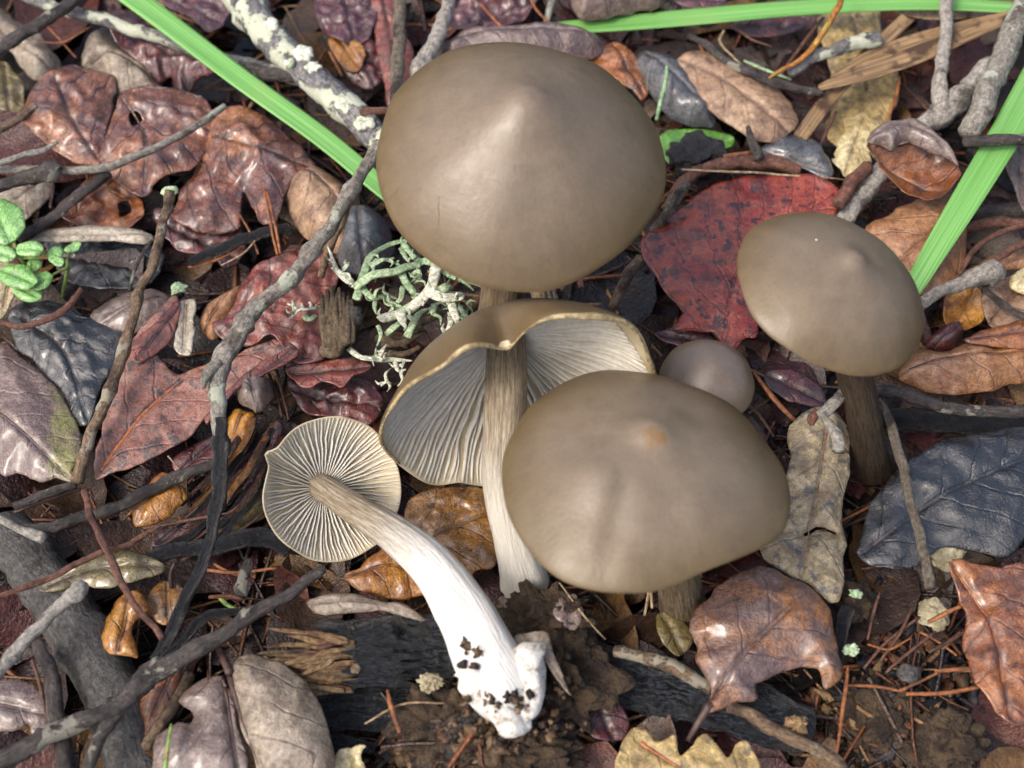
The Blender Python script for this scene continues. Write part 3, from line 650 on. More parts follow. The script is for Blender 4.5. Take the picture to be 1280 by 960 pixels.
# --- upper left: big crumpled red leaves
leaf('crumpled wet red-brown leaf with a rolled orange tip above the thin bent twig', [(29,138),(52,103),(89,86),(113,88),(146,100),(140,124),(140,150),(133,180),(128,215),(100,205),(69,190),(38,168)], .55, 'red', rib=[(125,205),(95,160),(75,110)], dome=.25, wr=.22, wf=.6, curl=.12, vf=1.3)
leaf('crumpled red leaf with a torn hole, crossed by the thin bent twig', [(148,141),(158,117),(206,118),(247,124),(268,142),(268,168),(256,193),(237,216),(206,226),(177,246),(151,232),(120,212),(134,179)], .62, 'red', rib=[(150,120),(185,180),(180,240)], dome=.2, wr=.24, wf=.6, curl=.15, holes=[[(164,152),(176,149),(180,160),(170,168)]], ribmat='vein_light')
leaf('purplish crumpled leaf with a torn lower edge beneath the lichen-tipped twig', [(256,180),(285,148),(330,151),(366,179),(395,213),(368,237),(356,261),(347,290),(325,282),(305,240),(300,285),(262,292),(222,280),(221,248),(234,222),(250,200)], .5, 'red', rib=[(262,180),(320,200),(390,215)], gx=.02, dome=.3, wr=.25, wf=.55, curl=.12)
leaf('dark wine leaf with ragged end under the lichen-tipped twig', [(195,268),(245,280),(300,285),(302,318),(283,334),(262,322),(235,318),(205,300)], .25, 'reddark', wr=.2, wf=.8, curl=.1)
leaf('orange-centred red leaf with a dark rot hole under the thin bent twig', [(72,272),(100,240),(126,218),(150,232),(175,250),(182,275),(160,290),(113,288)], .3, 'rust', rib=[(80,280),(125,245),(150,235)], wr=.2, wf=.7, curl=.1, holes=[[(148,255),(160,252),(166,266),(152,274)]])
leaf('rounded tan-grey leaf bulging out under the lichened crossing stick', [(103,83),(108,55),(122,40),(138,38),(150,60),(192,86),(200,112),(165,122),(140,112),(120,90)], .35, 'greytan', rib=[(110,85),(150,80),(195,105)], dome=.35, wr=.08)
leaf('dark crimson leaf with curled ragged points beneath the grass strip', [(138,34),(172,24),(206,52),(241,56),(278,95),(245,104),(222,121),(213,95),(196,98),(155,68)], .5, 'reddark', rib=[(140,38),(205,72),(275,95)], dome=.2, wr=.25, wf=.8, curl=.2)
leaf('shiny wine red leaf scrap beside the upper grass strip', [(203,-8),(286,-8),(282,28),(264,44),(240,24),(215,10)], .45, 'wine', wr=.2, curl=.15)
leaf('pale grey curled leaf with a hooked lip under the dark lichened twig', [(-10,10),(20,30),(48,42),(62,62),(78,83),(58,100),(34,93),(14,66),(-10,66)], .3, 'greytan', rib=[(-8,40),(60,88)], dome=.35, wr=.1, curl=.15)
leaf('brown folded leaf edge beside the mossy stick end', [(-10,85),(18,88),(30,110),(28,135),(8,150),(-10,140)], .1, 'olive', wr=.2)
leaf('barrel-curled tan leaf half hidden by the forked grey twig', [(358,250),(362,228),(378,216),(398,213),(425,228),(450,250),(452,290),(438,318),(410,315),(385,300),(366,276)], .55, 'tan', rib=[(375,220),(420,260),(440,310)], dome=.55, wr=.06, gx=-.1)
leaf('slate grey curled leaf lobe behind the pale branching lichen', [(418,300),(430,270),(452,258),(478,270),(492,305),(478,335),(450,345),(425,330)], .5, 'bluegrey', dome=.5, wr=.06)
leaf('long pale grey leaf edge rolled above the green seedling', [(30,298),(60,288),(100,284),(144,284),(190,293),(182,304),(131,301),(86,302),(55,300)], .62, 'pale', rib=[(34,296),(187,296)], dome=.14, wr=.05, ribr=0, gy=-.5)
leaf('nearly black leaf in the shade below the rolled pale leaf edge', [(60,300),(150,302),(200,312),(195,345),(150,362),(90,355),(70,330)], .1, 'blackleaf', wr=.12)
leaf('muddy tan leaf above the green seedling', [(-8,228),(20,222),(62,222),(58,245),(32,270),(10,272),(-8,262)], .35, 'greytan', wr=.12, fold=-.2)
leaf('grey-tan leaf between the knobbly pale twigs', [(-8,180),(25,165),(48,172),(60,195),(30,205),(-8,200)], .2, 'tan', wr=.1)
leaf('maroon crumpled leaf showing beside the top of the lichened stick', [(395,-8),(470,-8),(472,30),(455,55),(428,62),(405,40)], .35, 'wine', wr=.25, wf=.8, curl=.15)
leaf('dark red leaf wedged between lichened stick and rough vertical twig', [(420,50),(470,55),(478,92),(462,110),(430,90)], .2, 'reddark', wr=.2)
leaf('upright red leaf fold between the two vertical twigs', [(464,-8),(492,-8),(505,30),(516,60),(515,100),(488,128),(478,90),(470,45)], .5, 'redbright', rib=[(478,-5),(500,110)], fold=-.35, wr=.15)
leaf('crumpled red leaf beyond the pale vertical twig', [(560,32),(590,-8),(668,-8),(664,16),(636,36),(596,44)], .35, 'wine', wr=.25, wf=.9, curl=.15)
leaf('amber leaf scrap under the base of the lichened stick', [(410,50),(432,48),(455,62),(452,82),(430,84)], .4, 'orange', wr=.12)
leaf('long blue-grey rolled leaf lying behind the largest cap', [(545,66),(579,45),(630,38),(680,34),(730,40),(756,57),(735,75),(690,84),(600,88),(550,84)], .7, 'purplebrown', rib=[(548,66),(650,55),(754,58)], dome=.45, wr=.08)
leaf('grey rolled dead leaf resting on the upper grass strip', [(716,-10),(770,-12),(832,-8),(826,8),(790,14),(742,25),(722,20)], 1.05, 'greybrown', rib=[(716,8),(832,0)], dome=.4, wr=.1)
leaf('mottled amber and maroon leaf tucked behind the largest cap', [(728,72),(750,62),(772,57),(800,76),(812,100),(804,122),(790,112),(764,100)], .6, 'rust', rib=[(765,58),(805,115)], fold=-.3, wr=.12, curl=.1)
leaf('slate curled leaf under the short green needle', [(795,68),(838,69),(862,92),(880,120),(897,156),(870,158),(845,150),(822,130),(800,98)], .5, 'bluegrey', rib=[(800,72),(890,155)], dome=.4, wr=.1)
leaf('smooth oval tan leaf with a torn notch lying on dark needles', [(845,80),(858,68),(882,64),(924,79),(969,107),(995,143),(992,163),(963,177),(930,168),(905,152),(875,126),(856,100)], .75, 'tan', rib=[(848,76),(920,118),(985,165)], dome=.18, wr=.07, ribmat='vein_light', gx=-.03)
leaf('small fresh green leaf behind the black bark lump', [(826,170),(850,161),(894,165),(917,173),(905,187),(870,196),(836,202)], .45, 'green', rib=[(828,185),(915,174)], wr=.05, ribmat='stalk_green')
leaf('small blue-grey leaf above the glossy red leaf', [(952,186),(962,174),(980,167),(1008,169),(1030,191),(1042,214),(1028,223),(1004,210),(970,204)], .62, 'bluegrey', rib=[(955,190),(1040,218)], dome=.12, wr=.08, ribmat='vein_light')
leaf('large mottled yellow leaf under the split straw blades', [(1022,26),(1060,12),(1094,8),(1104,49),(1124,98),(1112,150),(1085,190),(1050,188),(1030,160),(1048,120),(1036,80)], .25, 'yellow', rib=[(1060,12),(1085,100),(1060,188)], wr=.12)
leaf('flaking pale yellow leaf scrap at the foot of the straw blades', [(1062,148),(1090,142),(1102,160),(1085,196),(1072,214),(1058,219),(1040,204),(1052,180)], .42, 'paleyellow', wr=.1, jag=.06, ribr=0)
leaf('wine brown leaf scrap above the tan oval leaf', [(915,30),(950,20),(1005,18),(1000,36),(960,46),(925,42)], .3, 'reddark', wr=.12)
leaf('dull red leaf sliver behind the upper grass strip', [(845,-8),(905,-8),(900,8),(850,8)], .6, 'wine', wr=.1, ribr=0)
base_leaf = leaf('hood-shaped brown leaf with a rolled grey lip beside the white stick', [(1085,180),(1092,196),(1107,215),(1130,238),(1152,247),(1176,246),(1202,218),(1194,197),(1175,180),(1140,178),(1110,182)], 1.5, 'rust', rib=[(1090,185),(1190,235)], dome=-.35, wr=.06)
leaf(None, [(1083,178),(1090,163),(1110,154),(1140,151),(1168,168),(1200,206),(1180,196),(1150,184),(1130,176),(1115,188),(1100,182)], 1.78, 'greybrown', rib=[(1085,176),(1135,164),(1195,200)], dome=.22, wr=.05, ribr=0, parent=base_leaf, name='rolled_lip')
leaf('smooth rosy tan leaf passing beneath the slanting grass strip', [(1080,290),(1110,268),(1140,254),(1184,243),(1206,262),(1208,300),(1198,350),(1170,372),(1120,350)], .7, 'tanorange', rib=[(1200,265),(1150,310),(1100,345)], dome=.25, wr=.07)
leaf('brown leaf behind the slanting grass strip and pale bark stick', [(1250,185),(1290,165),(1290,265),(1270,240)], .5, 'greybrown', wr=.1)
leaf('big glossy red leaf with dark spots and a torn foot between the caps', [(800,307),(822,285),(848,263),(894,232),(942,221),(1010,221),(1049,238),(1048,262),(1010,300),(975,345),(952,395),(945,420),(930,424),(914,438),(895,418),(870,412),(838,414),(852,390),(826,356)], .75, 'redglossy', rib=[(905,425),(930,330),(1045,245)], dome=.12, wr=.10, wf=.5, gx=.04, curl=.06, ribr=.02)
leaf('cracked yellow leaf with grey blotches beneath the broken pale twig', [(984,540),(1010,514),(1040,512),(1061,534),(1063,585),(1059,607),(1053,630),(1056,667),(1052,740),(1040,756),(1002,730),(954,698),(957,664),(975,620),(988,575)], .65, 'spotted', rib=[(1035,515),(1020,620),(1000,720)], dome=.12, wr=.12, wf=.8, curl=.06, ribmat='vein_light', holes=[[(1008,664),(1028,656),(1044,662),(1044,665),(1028,660),(1009,668)]])
leaf('broad blue-black wet leaf beneath the thin barky twig', [(1072,692),(1080,655),(1094,622),(1137,577),(1178,550),(1230,542),(1295,538),(1295,640),(1262,694),(1225,690),(1182,684),(1142,708),(1098,710)], .55, 'blackleaf', rib=[(1080,690),(1180,620),(1290,570)], dome=.1, wr=.10, wf=.6, ribr=.02)
base_leaf = leaf('folded leather brown leaf with an orange belly resting on the dark lower stick', [(1124,470),(1138,448),(1158,436),(1186,438),(1205,430),(1240,432),(1295,428),(1295,470),(1255,484),(1212,492),(1160,489)], .75, 'tanorange', rib=[(1126,468),(1200,452),(1290,446)], dome=.3, wr=.08)
leaf(None, [(1204,426),(1224,414),(1250,406),(1295,399),(1295,432),(1245,434)], 1.0, 'rust', rib=[(1206,426),(1290,414)], dome=.1, wr=.05, parent=base_leaf, name='upper_flap')
leaf('pale tan leaf lying under the blue-grey slanting twig', [(1228,372),(1250,352),(1295,345),(1295,400),(1245,410),(1234,395)], .7, 'tan', wr=.08, ribr=.02)
leaf('amber translucent leaf curled below the knobbed grey twig', [(1178,380),(1190,362),(1222,360),(1232,385),(1225,405),(1200,412),(1182,402)], .55, 'orange', dome=-.15, wr=.08)
leaf('curved chestnut leaf rim above the pale tan leaf', [(1196,352),(1215,332),(1245,318),(1290,318),(1290,335),(1245,340),(1215,352)], .6, 'tanorange', dome=.12, wr=.06, ribr=0)
leaf('cream bean-shaped leaf scrap beside the knobbed grey twig', [(1262,350),(1275,336),(1295,332),(1295,365),(1272,364)], .95, 'paleyellow', dome=.15, wr=.05, ribr=0)
leaf('dark maroon seedlike leaf curl below the amber leaf', [(1156,432),(1172,412),(1195,402),(1206,415),(1196,432),(1172,440)], .6, 'reddark', dome=.3, wr=.06)
# --- middle left
leaf('large dusky brown leaf with a yellow-green blotch, stalk pointing to the twig foot', [(-10,426),(27,444),(52,465),(76,496),(96,534),(99,561),(91,594),(96,607),(69,597),(45,600),(24,587),(-10,574)], .6, 'greengold', rib=[(-10,508),(40,550),(98,608)], fold=-.18, wr=.07, ribmat='vein_dark', dome=.1)
leaf('pale pinkish leaf tip hanging under the green seedling', [(-10,330),(24,334),(28,350),(18,372),(8,392),(-10,405)], .85, 'palepink', wr=.06)
leaf('black wet leaf with a blue sheen behind the leaning barky twig', [(12,384),(69,378),(103,394),(150,412),(150,437),(138,465),(128,482),(112,530),(93,527),(79,492),(45,455),(21,434)], .42, 'blackleaf', rib=[(20,395),(80,440),(110,525)], dome=.12, wr=.12, wf=.8)
leaf('smooth grey-brown leaf tip above the red speckled leaf', [(115,398),(137,376),(172,363),(196,362),(214,374),(207,390),(168,418),(148,414)], .4, 'greybrown', rib=[(205,370),(125,405)], dome=.15, wr=.05)
base_leaf = leaf('long red speckled leaf with an orange midrib and folded orange edge', [(117,598),(124,554),(137,503),(151,451),(179,413),(222,373),(221,415),(196,438),(205,455),(222,468),(254,455),(285,449),(344,425),(372,436),(364,450),(327,468),(287,490),(248,536),(206,567),(165,587),(137,592)], .62, 'redpink', rib=[(118,597),(182,515),(254,455),(330,438)], wr=.07, wf=.7, fold=.06, ribmat='vein_orange', ribr=.05)
leaf(None, [(285,490),(305,468),(340,445),(370,435),(372,446),(350,458),(318,474),(290,495),(258,530),(262,515)], .80, 'redbright', wr=.05, ribr=0, thick=.05, parent=base_leaf, name='folded_margin')
leaf('small dark-flecked red leaf flap standing on the long speckled leaf', [(165,432),(190,405),(222,376),(222,400),(205,430),(180,452),(168,452)], .78, 'redbright', wr=.06, fold=-.2)
leaf('narrow papery beige leaf strip beside the red flap', [(222,379),(243,377),(242,413),(238,442),(219,437),(221,410)], .72, 'pale', wr=.05, ribmat='vein_light')
leaf('crumpled brick red leaf under the forked grey twig and lichen tuft', [(268,407),(285,400),(303,362),(320,340),(347,331),(378,307),(412,318),(424,350),(405,396),(410,446),(364,453),(344,427),(309,437),(275,424)], .55, 'redbright', rib=[(275,420),(340,385),(410,330)], dome=.15, wr=.2, wf=.8, curl=.1)
leaf('ochre leaf scrap peeking beside the brick red leaf', [(249,413),(251,395),(263,377),(300,358),(287,398),(270,422)], .45, 'tanorange', dome=.15, wr=.06)
leaf('torn crimson leaf with a hooked point below the decayed wood chip', [(358,462),(400,452),(442,446),(464,462),(442,474),(429,487),(409,478),(378,484)], .55, 'redbright', rib=[(360,466),(460,460)], wr=.1, curl=.08)
leaf('dark maroon leaf in the shade beside the tipped gilled cap', [(362,480),(410,482),(455,470),(478,500),(460,535),(420,520),(380,515)], .15, 'reddark', wr=.2, wf=.9)
leaf('small grey leaf curl with a bitten edge beside the wet bark strips', [(299,503),(296,483),(312,468),(332,472),(340,490),(337,505),(322,517),(312,508)], .6, 'greybrown', dome=.25, wr=.06, ribr=.015)
leaf('amber leaf blade pointing down along the dark twig', [(280,578),(281,540),(290,515),(305,512),(318,518),(314,542),(300,562)], .5, 'orange', rib=[(305,515),(284,572)], dome=.12, wr=.05)
leaf('orange leaf with a lilac bloom under the smooth dark stick', [(166,642),(172,622),(186,606),(208,592),(226,608),(236,622),(215,642),(190,656),(172,662)], .62, 'orange', rib=[(208,595),(172,655)], dome=.12, wr=.05)
leaf('long brown wet leaf strip slanting under the amber leaf', [(225,648),(262,610),(310,565),(345,520),(350,545),(325,590),(285,628),(240,662),(195,685),(190,672)], .32, 'reddark', rib=[(200,678),(270,620),(340,530)], wr=.1, fold=-.3)
leaf('glossy dark leaf strip beside the uprooted cap', [(262,668),(300,625),(335,590),(345,600),(338,632),(305,662),(270,685)], .2, 'olive', wr=.1, fold=-.25)
leaf('narrow red-brown leaf strip tucked under the dark twig', [(215,575),(250,555),(285,528),(290,545),(262,580),(230,600)], .35, 'reddark', wr=.08)
# --- lower left
leaf('olive and mauve leaf with a torn end lying across the fallen branch', [(48,738),(70,718),(100,700),(155,688),(198,700),(206,714),(175,726),(137,735),(95,730),(75,738)], .72, 'olive', rib=[(50,736),(120,712),(202,706)], dome=.08, wr=.08, curl=.06)
leaf('glossy orange leaf curl beside the reddish thin twig', [(131,795),(138,768),(150,748),(174,742),(191,760),(172,776),(165,790),(176,820),(150,822),(136,816)], .55, 'orange', dome=.15, wr=.08, curl=.12, ribr=.02)
leaf('brown-yellow leaf with a twisted stalk behind the dark forked twig', [(188,742),(205,728),(222,730),(236,746),(226,768),(208,780),(192,774)], .4, 'wetamber', wr=.08, stalk=[(214,735,.45,3), (213,718,.6,2.5), (218,704,.7,2)])
leaf('deep orange leaf pointing down under the twig junction', [(176,872),(192,848),(224,826),(226,850),(214,880),(200,898),(183,920),(178,895)], .5, 'rust', rib=[(222,832),(184,912)], dome=.08, wr=.06)
base_leaf = leaf('large pale grey-tan domed leaf with a bitten darker half and dark folded midrib', [(284,838),(292,824),(308,818),(332,822),(366,837),(393,867),(407,905),(414,975),(330,975),(310,924),(296,884)], .95, 'greytan', rib=[(286,838),(300,890),(330,972)], dome=.3, wr=.08, ribmat='vein_dark', ribr=.06, stalk=[(287,842,1.0,6), (280,825,1.0,5), (272,808,.9,4)])
leaf(None, [(197,925),(206,912),(222,903),(236,902),(240,892),(226,880),(224,872),(248,852),(276,845),(288,871),(297,905),(302,975),(198,975)], .85, 'greybrown', rib=[(280,850),(300,970)], dome=.15, wr=.06, ribmat='vein_dark', ribr=.04, parent=base_leaf, name='ragged_half')
leaf('dull mauve leaf with a nibbled edge beside the upright dark stick', [(-10,860),(22,849),(52,864),(70,895),(60,910),(45,919),(35,908),(21,914),(-10,908)], .5, 'purplebrown', rib=[(-8,880),(66,895)], dome=.12, wr=.06, curl=.05)
leaf('yellow-brown wet leaf with dark spots lying between the two bared stems', [(505,640),(520,618),(560,608),(612,616),(620,700),(594,714),(565,736),(545,715),(520,690)], .30, 'wetamber', rib=[(500,690),(560,660),(618,640)], dome=.06, wr=.1, wf=.9)
leaf('folded amber leaf with an orange lower edge under the curved white stem', [(430,722),(450,708),(478,688),(505,672),(530,690),(555,720),(540,740),(500,747),(455,742)], .25, 'orange', rib=[(432,722),(490,708),(552,728)], dome=.08, wr=.12, wf=.9)
leaf('pale mushroom-grey leaf strip resting on the wet black log', [(386,754),(398,744),(425,741),(455,745),(500,755),(534,776),(505,771),(470,763),(420,766),(395,766)], 1.05, 'greytan', rib=[(390,755),(460,752),(530,774)], dome=.1, wr=.04, ribr=0)
# --- lower right
leaf('rounded rust and slate leaf with a tapering torn stalk end lying over the log', [(862,791),(868,769),(894,739),(920,718),(958,711),(995,724),(1025,746),(1040,769),(1047,810),(1052,846),(1030,861),(1021,838),(1002,834),(965,846),(945,858),(944,874),(915,878),(886,893),(878,892),(888,862),(871,829),(873,812)], 1.0, 'roundleaf', rib=[(880,890),(920,830),(990,760)], dome=.3, wr=.06, wf=.6, curl=.04, ribr=.025, stalk=[(888,880,1.05,7), (872,905,.95,4.5), (860,926,.8,3.5)])
leaf('rust brown jagged leaf standing at the edge of the soil', [(1184,708),(1200,699),(1222,702),(1250,709),(1295,716),(1295,872),(1266,906),(1235,872),(1216,842),(1207,810),(1205,761)], 1.2, 'rust', rib=[(1190,705),(1240,780),(1265,900)], fold=-.12, wr=.12, gx=.15, curl=.06, ribmat='vein_orange')
leaf('yellow-tan lobed leaf with pale ribs at the foot of the log', [(784,918),(805,912),(818,930),(842,920),(848,945),(866,932),(884,920),(905,948),(918,935),(934,932),(938,975),(780,975)], .9, 'yellow', rib=[(795,925),(840,955),(870,972)], wr=.12, curl=.06, ribmat='vein_orange', ribr=.045)
leaf('deep blood red leaf sliver beside the torn white stem base', [(722,880),(742,855),(768,862),(785,900),(778,925),(745,922),(728,905)], .45, 'reddark', wr=.1)
leaf('yellowish rotting leaf scrap beside the base of the broad capped mushroom', [(818,775),(832,765),(858,778),(864,800),(852,820),(836,812),(822,795)], .5, 'olive', wr=.15, ribr=0)
leaf('purple-brown shining leaf piece beneath the small round cap', [(955,470),(985,462),(1020,478),(1036,505),(1010,508),(975,498)], .2, 'reddark', wr=.1)
leaf('dark shrivelled leaf under the rim of the tipped gilled cap', [(820,418),(850,408),(880,414),(900,430),(880,440),(840,432)], .3, 'wine', wr=.12, ribr=0)
leaf('pale flake of yellow leaf at the log foot near the grey-tan domed leaf', [(424,950),(440,938),(456,935),(452,950),(462,975),(430,975)], .6, 'paleyellow', wr=.06, ribr=0, jag=.05)
leaf('greyish leaf flake stuck to the soil behind the curved stem', [(690,768),(705,745),(722,742),(728,770),(712,786)], 1.0, 'greybrown', wr=.08, ribr=0)
leaf('brown skin-like leaf flap clinging to the torn stem base', [(640,800),(660,790),(682,790),(690,806),(705,850),(712,868),(695,850),(672,812),(650,812)], 1.75, 'greytan', wr=.08, ribr=0, thick=.02)

# ------------------------------------------------------------------ green things
def strip(label, pts, tip=False, crease=.12, name='sedge_leaf', cat='grass', mat='sedge', nv=9):
    """pts: (px, py, z, half width px)"""
    q = catmull([(*P(a, b, z), w_ / PPC(P(a, b, z))) for a, b, z, w_ in pts], 12); C, W = q[:, :3], q[:, 3]
    T = np.gradient(C, axis=0); T /= np.linalg.norm(T, axis=1)[:, None]; S = np.cross(T, [0, 0, 1.0]); S /= np.linalg.norm(S, axis=1)[:, None]; Nn = np.cross(S, T)
    ln = np.concatenate([[0], np.cumsum(np.linalg.norm(np.diff(C, axis=0), axis=1))]); vv = np.linspace(-1, 1, nv); V = []; tc = []
    for i in range(len(C)):
        for v in vv:
            V.append(C[i] + S[i] * v * W[i] + Nn[i] * (crease * (abs(v) - .5) * W[i] + .012 * math.sin(v * 11))); tc.append((ln[i], v * W[i], 0))
    V = np.array(V); n = len(V); V = np.vstack([V, V - [0, 0, .02]]); tc = np.vstack([tc, tc]); F = []
    m = len(C)
    for i in range(m - 1):
        for j in range(nv - 1):
            a = i * nv + j; F.append([a, a + 1, a + nv + 1, a + nv]); F.append([n + a, n + a + nv, n + a + nv + 1, n + a + 1])
        for j, fl in ((0, 0), (nv - 1, 1)):
            a = i * nv + j; f = [a, a + nv, n + a + nv, n + a]; F.append(f if not fl else f[::-1])
    return obj(name, V, F, mat, None, tc, label, cat)
strip('long green grass strip crossing the red leaves and passing behind the largest cap', [(130,-30,1.5,15),(200,22,1.5,14.5),(300,98,1.45,14),(400,170,1.35,13.5),(470,228,1.2,13),(520,270,1.0,11)])
strip('broad green grass strip with a yellow tip lying behind the largest cap', [(590,42,.75,2),(660,37,.8,6),(740,32,.85,11),(860,22,.9,13),(1000,10,.95,12),(1150,4,1.0,11),(1300,12,1.0,8)])
strip('slanting green grass strip running behind the smaller round cap', [(1310,75,1.6,22),(1262,160,1.6,20),(1215,238,1.5,18.5),(1180,295,1.35,16),(1150,345,1.2,13),(1130,378,1.05,10)])
strip('yellow-green grass sliver half hidden under the upper grass strip', [(1110,8,.7,6),(1160,18,.7,8),(1230,16,.7,7),(1290,12,.7,5)], mat='straw')
seed = thing('seedling', P(55, 365, 0), 'small bright green seedling with round leaves beside the black wet leaf', 'seedling')
def round_leaf(cx, cy, rx, ry, z, rot=0, notch=0):
    pl = []
    for i in range(14):
        t = 2 * math.pi * i / 14; k = 1 - notch * max(0, math.cos(t)) ** 8; a, b = rx * k * math.cos(t), ry * k * math.sin(t); c_, s_ = math.cos(rot), math.sin(rot); pl.append((cx + a * c_ - b * s_, cy + a * s_ + b * c_))
    leaf(None, pl, z, 'seedling', parent=seed, name='leaf', wr=.03, dome=.05, thick=.02, npts=220, ribmat='stalk_green', ribr=.012, vamp=.01, vf=3, smooth=3)
for a in ((2,276,30,28,1.3,.5),(38,312,17,11,1.35,-.1),(4,317,16,10,1.25,.1),(68,317,10,9,1.2,.2),(71,326,10,8,1.22,.3),(22,345,24,15,1.15,.2),(52,350,16,11,1.0,-.4),(35,365,20,11,.9,.2),(92,308,12,6,1.0,-.5),(42,332,8,9,1.0,.8)): round_leaf(*a)
for pts in ([(55,365,0,3),(40,345,.6,3),(24,320,1.1,3),(15,298,1.25,2.5)], [(24,320,1.1,2.5),(38,314,1.3,2)], [(24,320,1.1,2.5),(10,318,1.2,2)], [(24,322,1.05,3),(45,322,1.1,2.5),(62,318,1.15,2)], [(78,372,.1,3),(84,340,.6,3),(85,322,.8,2.5),(92,308,.95,2)], [(84,335,.7,2.5),(70,342,.8,2),(55,350,.95,2)]):
    twig('stalk', pts, 'stalk_green', parent=seed, rough=.05, wob=.01, lumps=0, sides=7)

def needle(pts, mat='needle', label=None, group='pine needles strewn over the litter', name='pine_needle', cat='pine needle', flat=.6):
    return twig(name, [(a, b, z, r * .7) for a, b, z, r in pts], mat, label or 'thin rust brown pine needle lying loose on the litter', cat, group, rough=.05, wob=.02, lumps=0, sides=6, seg=4, flat=flat)
needle([(834,82,1.15,3),(830,110,1.1,5),(821,150,1.0,4)], 'needle_green', 'short pale green needle leaning beside the largest cap', None, cat='conifer needle')
needle([(930,76,.85,3),(955,86,.85,4.5),(988,99,.8,3)], 'needle_green', 'pale green needle crossing the rough dark twig', None, cat='conifer needle')
needle([(214,905,1.2,2.5),(210,930,1.25,4),(205,965,1.3,5)], 'stalk_green', 'bright green grass shoot in front of the bitten leaf half', None, name='grass_shoot', cat='grass')
needle([(272,745,.5,4),(282,755,.5,5),(295,762,.5,3)], 'stalk_green', 'tiny green sprig under the mossy twig', None, name='grass_shoot', cat='grass')
for pts in ([(485,863,1.1,3),(490,885,1.1,6),(500,916,1.1,4)], [(1060,832,1.0,3),(1054,880,1.0,5),(1046,942,1.0,3)], [(1169,838,.9,4),(1220,836,.95,5)], [(1132,868,.8,4),(1180,866,.85,5),(1232,858,.9,4)], [(1055,856,.75,3),(1095,858,.8,4),(1130,866,.8,3)], [(1125,864,.9,4),(1150,852,.95,3),(1172,840,1.0,3)],
            [(1160,778,.9,4),(1180,768,.95,5),(1202,758,1.0,4)], [(942,466,.9,3),(965,495,.75,6),(996,528,.6,5)], [(1085,806,.7,2.5),(1112,812,.8,3),(1140,798,.85,2)], [(300,268,.85,2),(312,290,.8,2.5),(324,318,.7,2)], [(330,236,1.1,2.5),(336,270,1.0,3),(347,318,.8,3)], [(334,240,1.1,2),(343,275,1.0,3),(350,316,.8,3)],
            [(250,712,.7,4),(300,715,.7,4),(345,710,.7,3)], [(262,745,.75,4),(285,744,.75,5),(302,748,.75,4)], [(600,5,.8,3),(615,22,.8,4),(630,36,.8,3)], [(690,30,.7,3),(672,14,.7,3),(662,-5,.7,3)], [(412,65,.75,3),(420,80,.7,4),(428,95,.65,3)], [(268,705,.65,3),(290,716,.65,4),(318,722,.65,3)],
            [(50,52,.55,2),(80,52,.6,3),(115,32,.7,2)], [(55,30,.5,2),(75,50,.5,2),(95,72,.5,2)], [(236,334,.7,3),(270,325,.7,4),(300,310,.75,3)], [(1110,150,.7,3),(1120,120,.7,4),(1125,95,.7,3)], [(868,45,.6,3),(880,70,.6,4),(872,95,.6,2)], [(725,40,.7,3),(735,50,.65,4),(742,62,.6,3)], [(905,195,.75,4),(925,193,.75,6),(940,190,.75,4)], [(1195,820,.6,3),(1170,800,.6,3),(1150,790,.6,3)]):
    needle(pts)
for pts in ([(915,30,.5,3),(940,50,.5,3),(965,58,.5,2)], [(1108,840,.5,3),(1140,812,.6,4),(1170,790,.6,3)], [(1080,836,.45,3),(1110,800,.55,4),(1150,770,.6,3)], [(1100,825,.5,3),(1125,790,.6,4),(1140,760,.6,3)], [(1160,815,.6,4),(1190,800,.65,4),(1208,790,.65,3)], [(1100,742,.5,3),(1092,765,.5,4),(1085,800,.5,3)], [(930,500,.5,3),(950,520,.5,4),(968,545,.5,3)],
            [(975,95,.5,3),(1000,60,.55,4),(1030,22,.6,3)], [(1020,195,.6,3),(1032,165,.65,4),(1045,140,.7,3)], [(180,660,.7,3),(240,650,.7,4),(290,640,.7,2)], [(236,690,.5,4),(280,660,.5,5),(335,610,.5,3)], [(228,700,.5,3),(290,668,.5,4),(332,640,.5,3)], [(205,700,.5,4),(250,670,.55,5),(300,630,.6,4)], [(330,455,.4,3),(345,490,.4,3),(352,520,.4,2)], [(342,450,.4,3),(352,490,.45,3),(360,525,.45,2)], [(300,705,.6,3),(306,730,.6,4),(304,755,.6,3)], [(18,640,.5,3),(60,625,.5,4),(100,612,.5,3)],
            [(40,825,.6,4),(50,860,.6,4),(60,900,.6,3)], [(100,160,.5,2),(104,190,.5,3),(110,230,.5,2)], [(62,260,.4,3),(66,235,.4,4),(64,215,.4,3)]):
    needle(pts, 'needle_dark', 'dark wet needle or fibre half buried in the litter', 'dark needles half buried')
for pts in ([(320,300,.8,2),(306,315,.85,2.5),(290,325,.85,2),(275,332,.8,1.5)], [(852,212,.85,2.5),(945,216,.85,3),(1060,225,.85,2)], [(905,38,.8,3),(902,55,.8,3),(932,88,.85,2.5)], [(700,728,1.1,2),(735,775,1.0,2.5),(758,800,.9,2)], [(1096,232,.8,3),(1100,212,.8,3),(1104,190,.8,2)], [(815,760,.8,3),(812,735,.8,4),(806,770,.7,3)], [(456,905,.9,2),(500,880,1.0,3),(556,878,1.0,2)], [(210,570,.6,2),(225,590,.6,2),(215,610,.6,1.5)]):
    needle(pts, 'needle_pale', 'pale straw-coloured stalk lying over the litter', 'pale stalks', cat='stalk', name='dry_stalk')

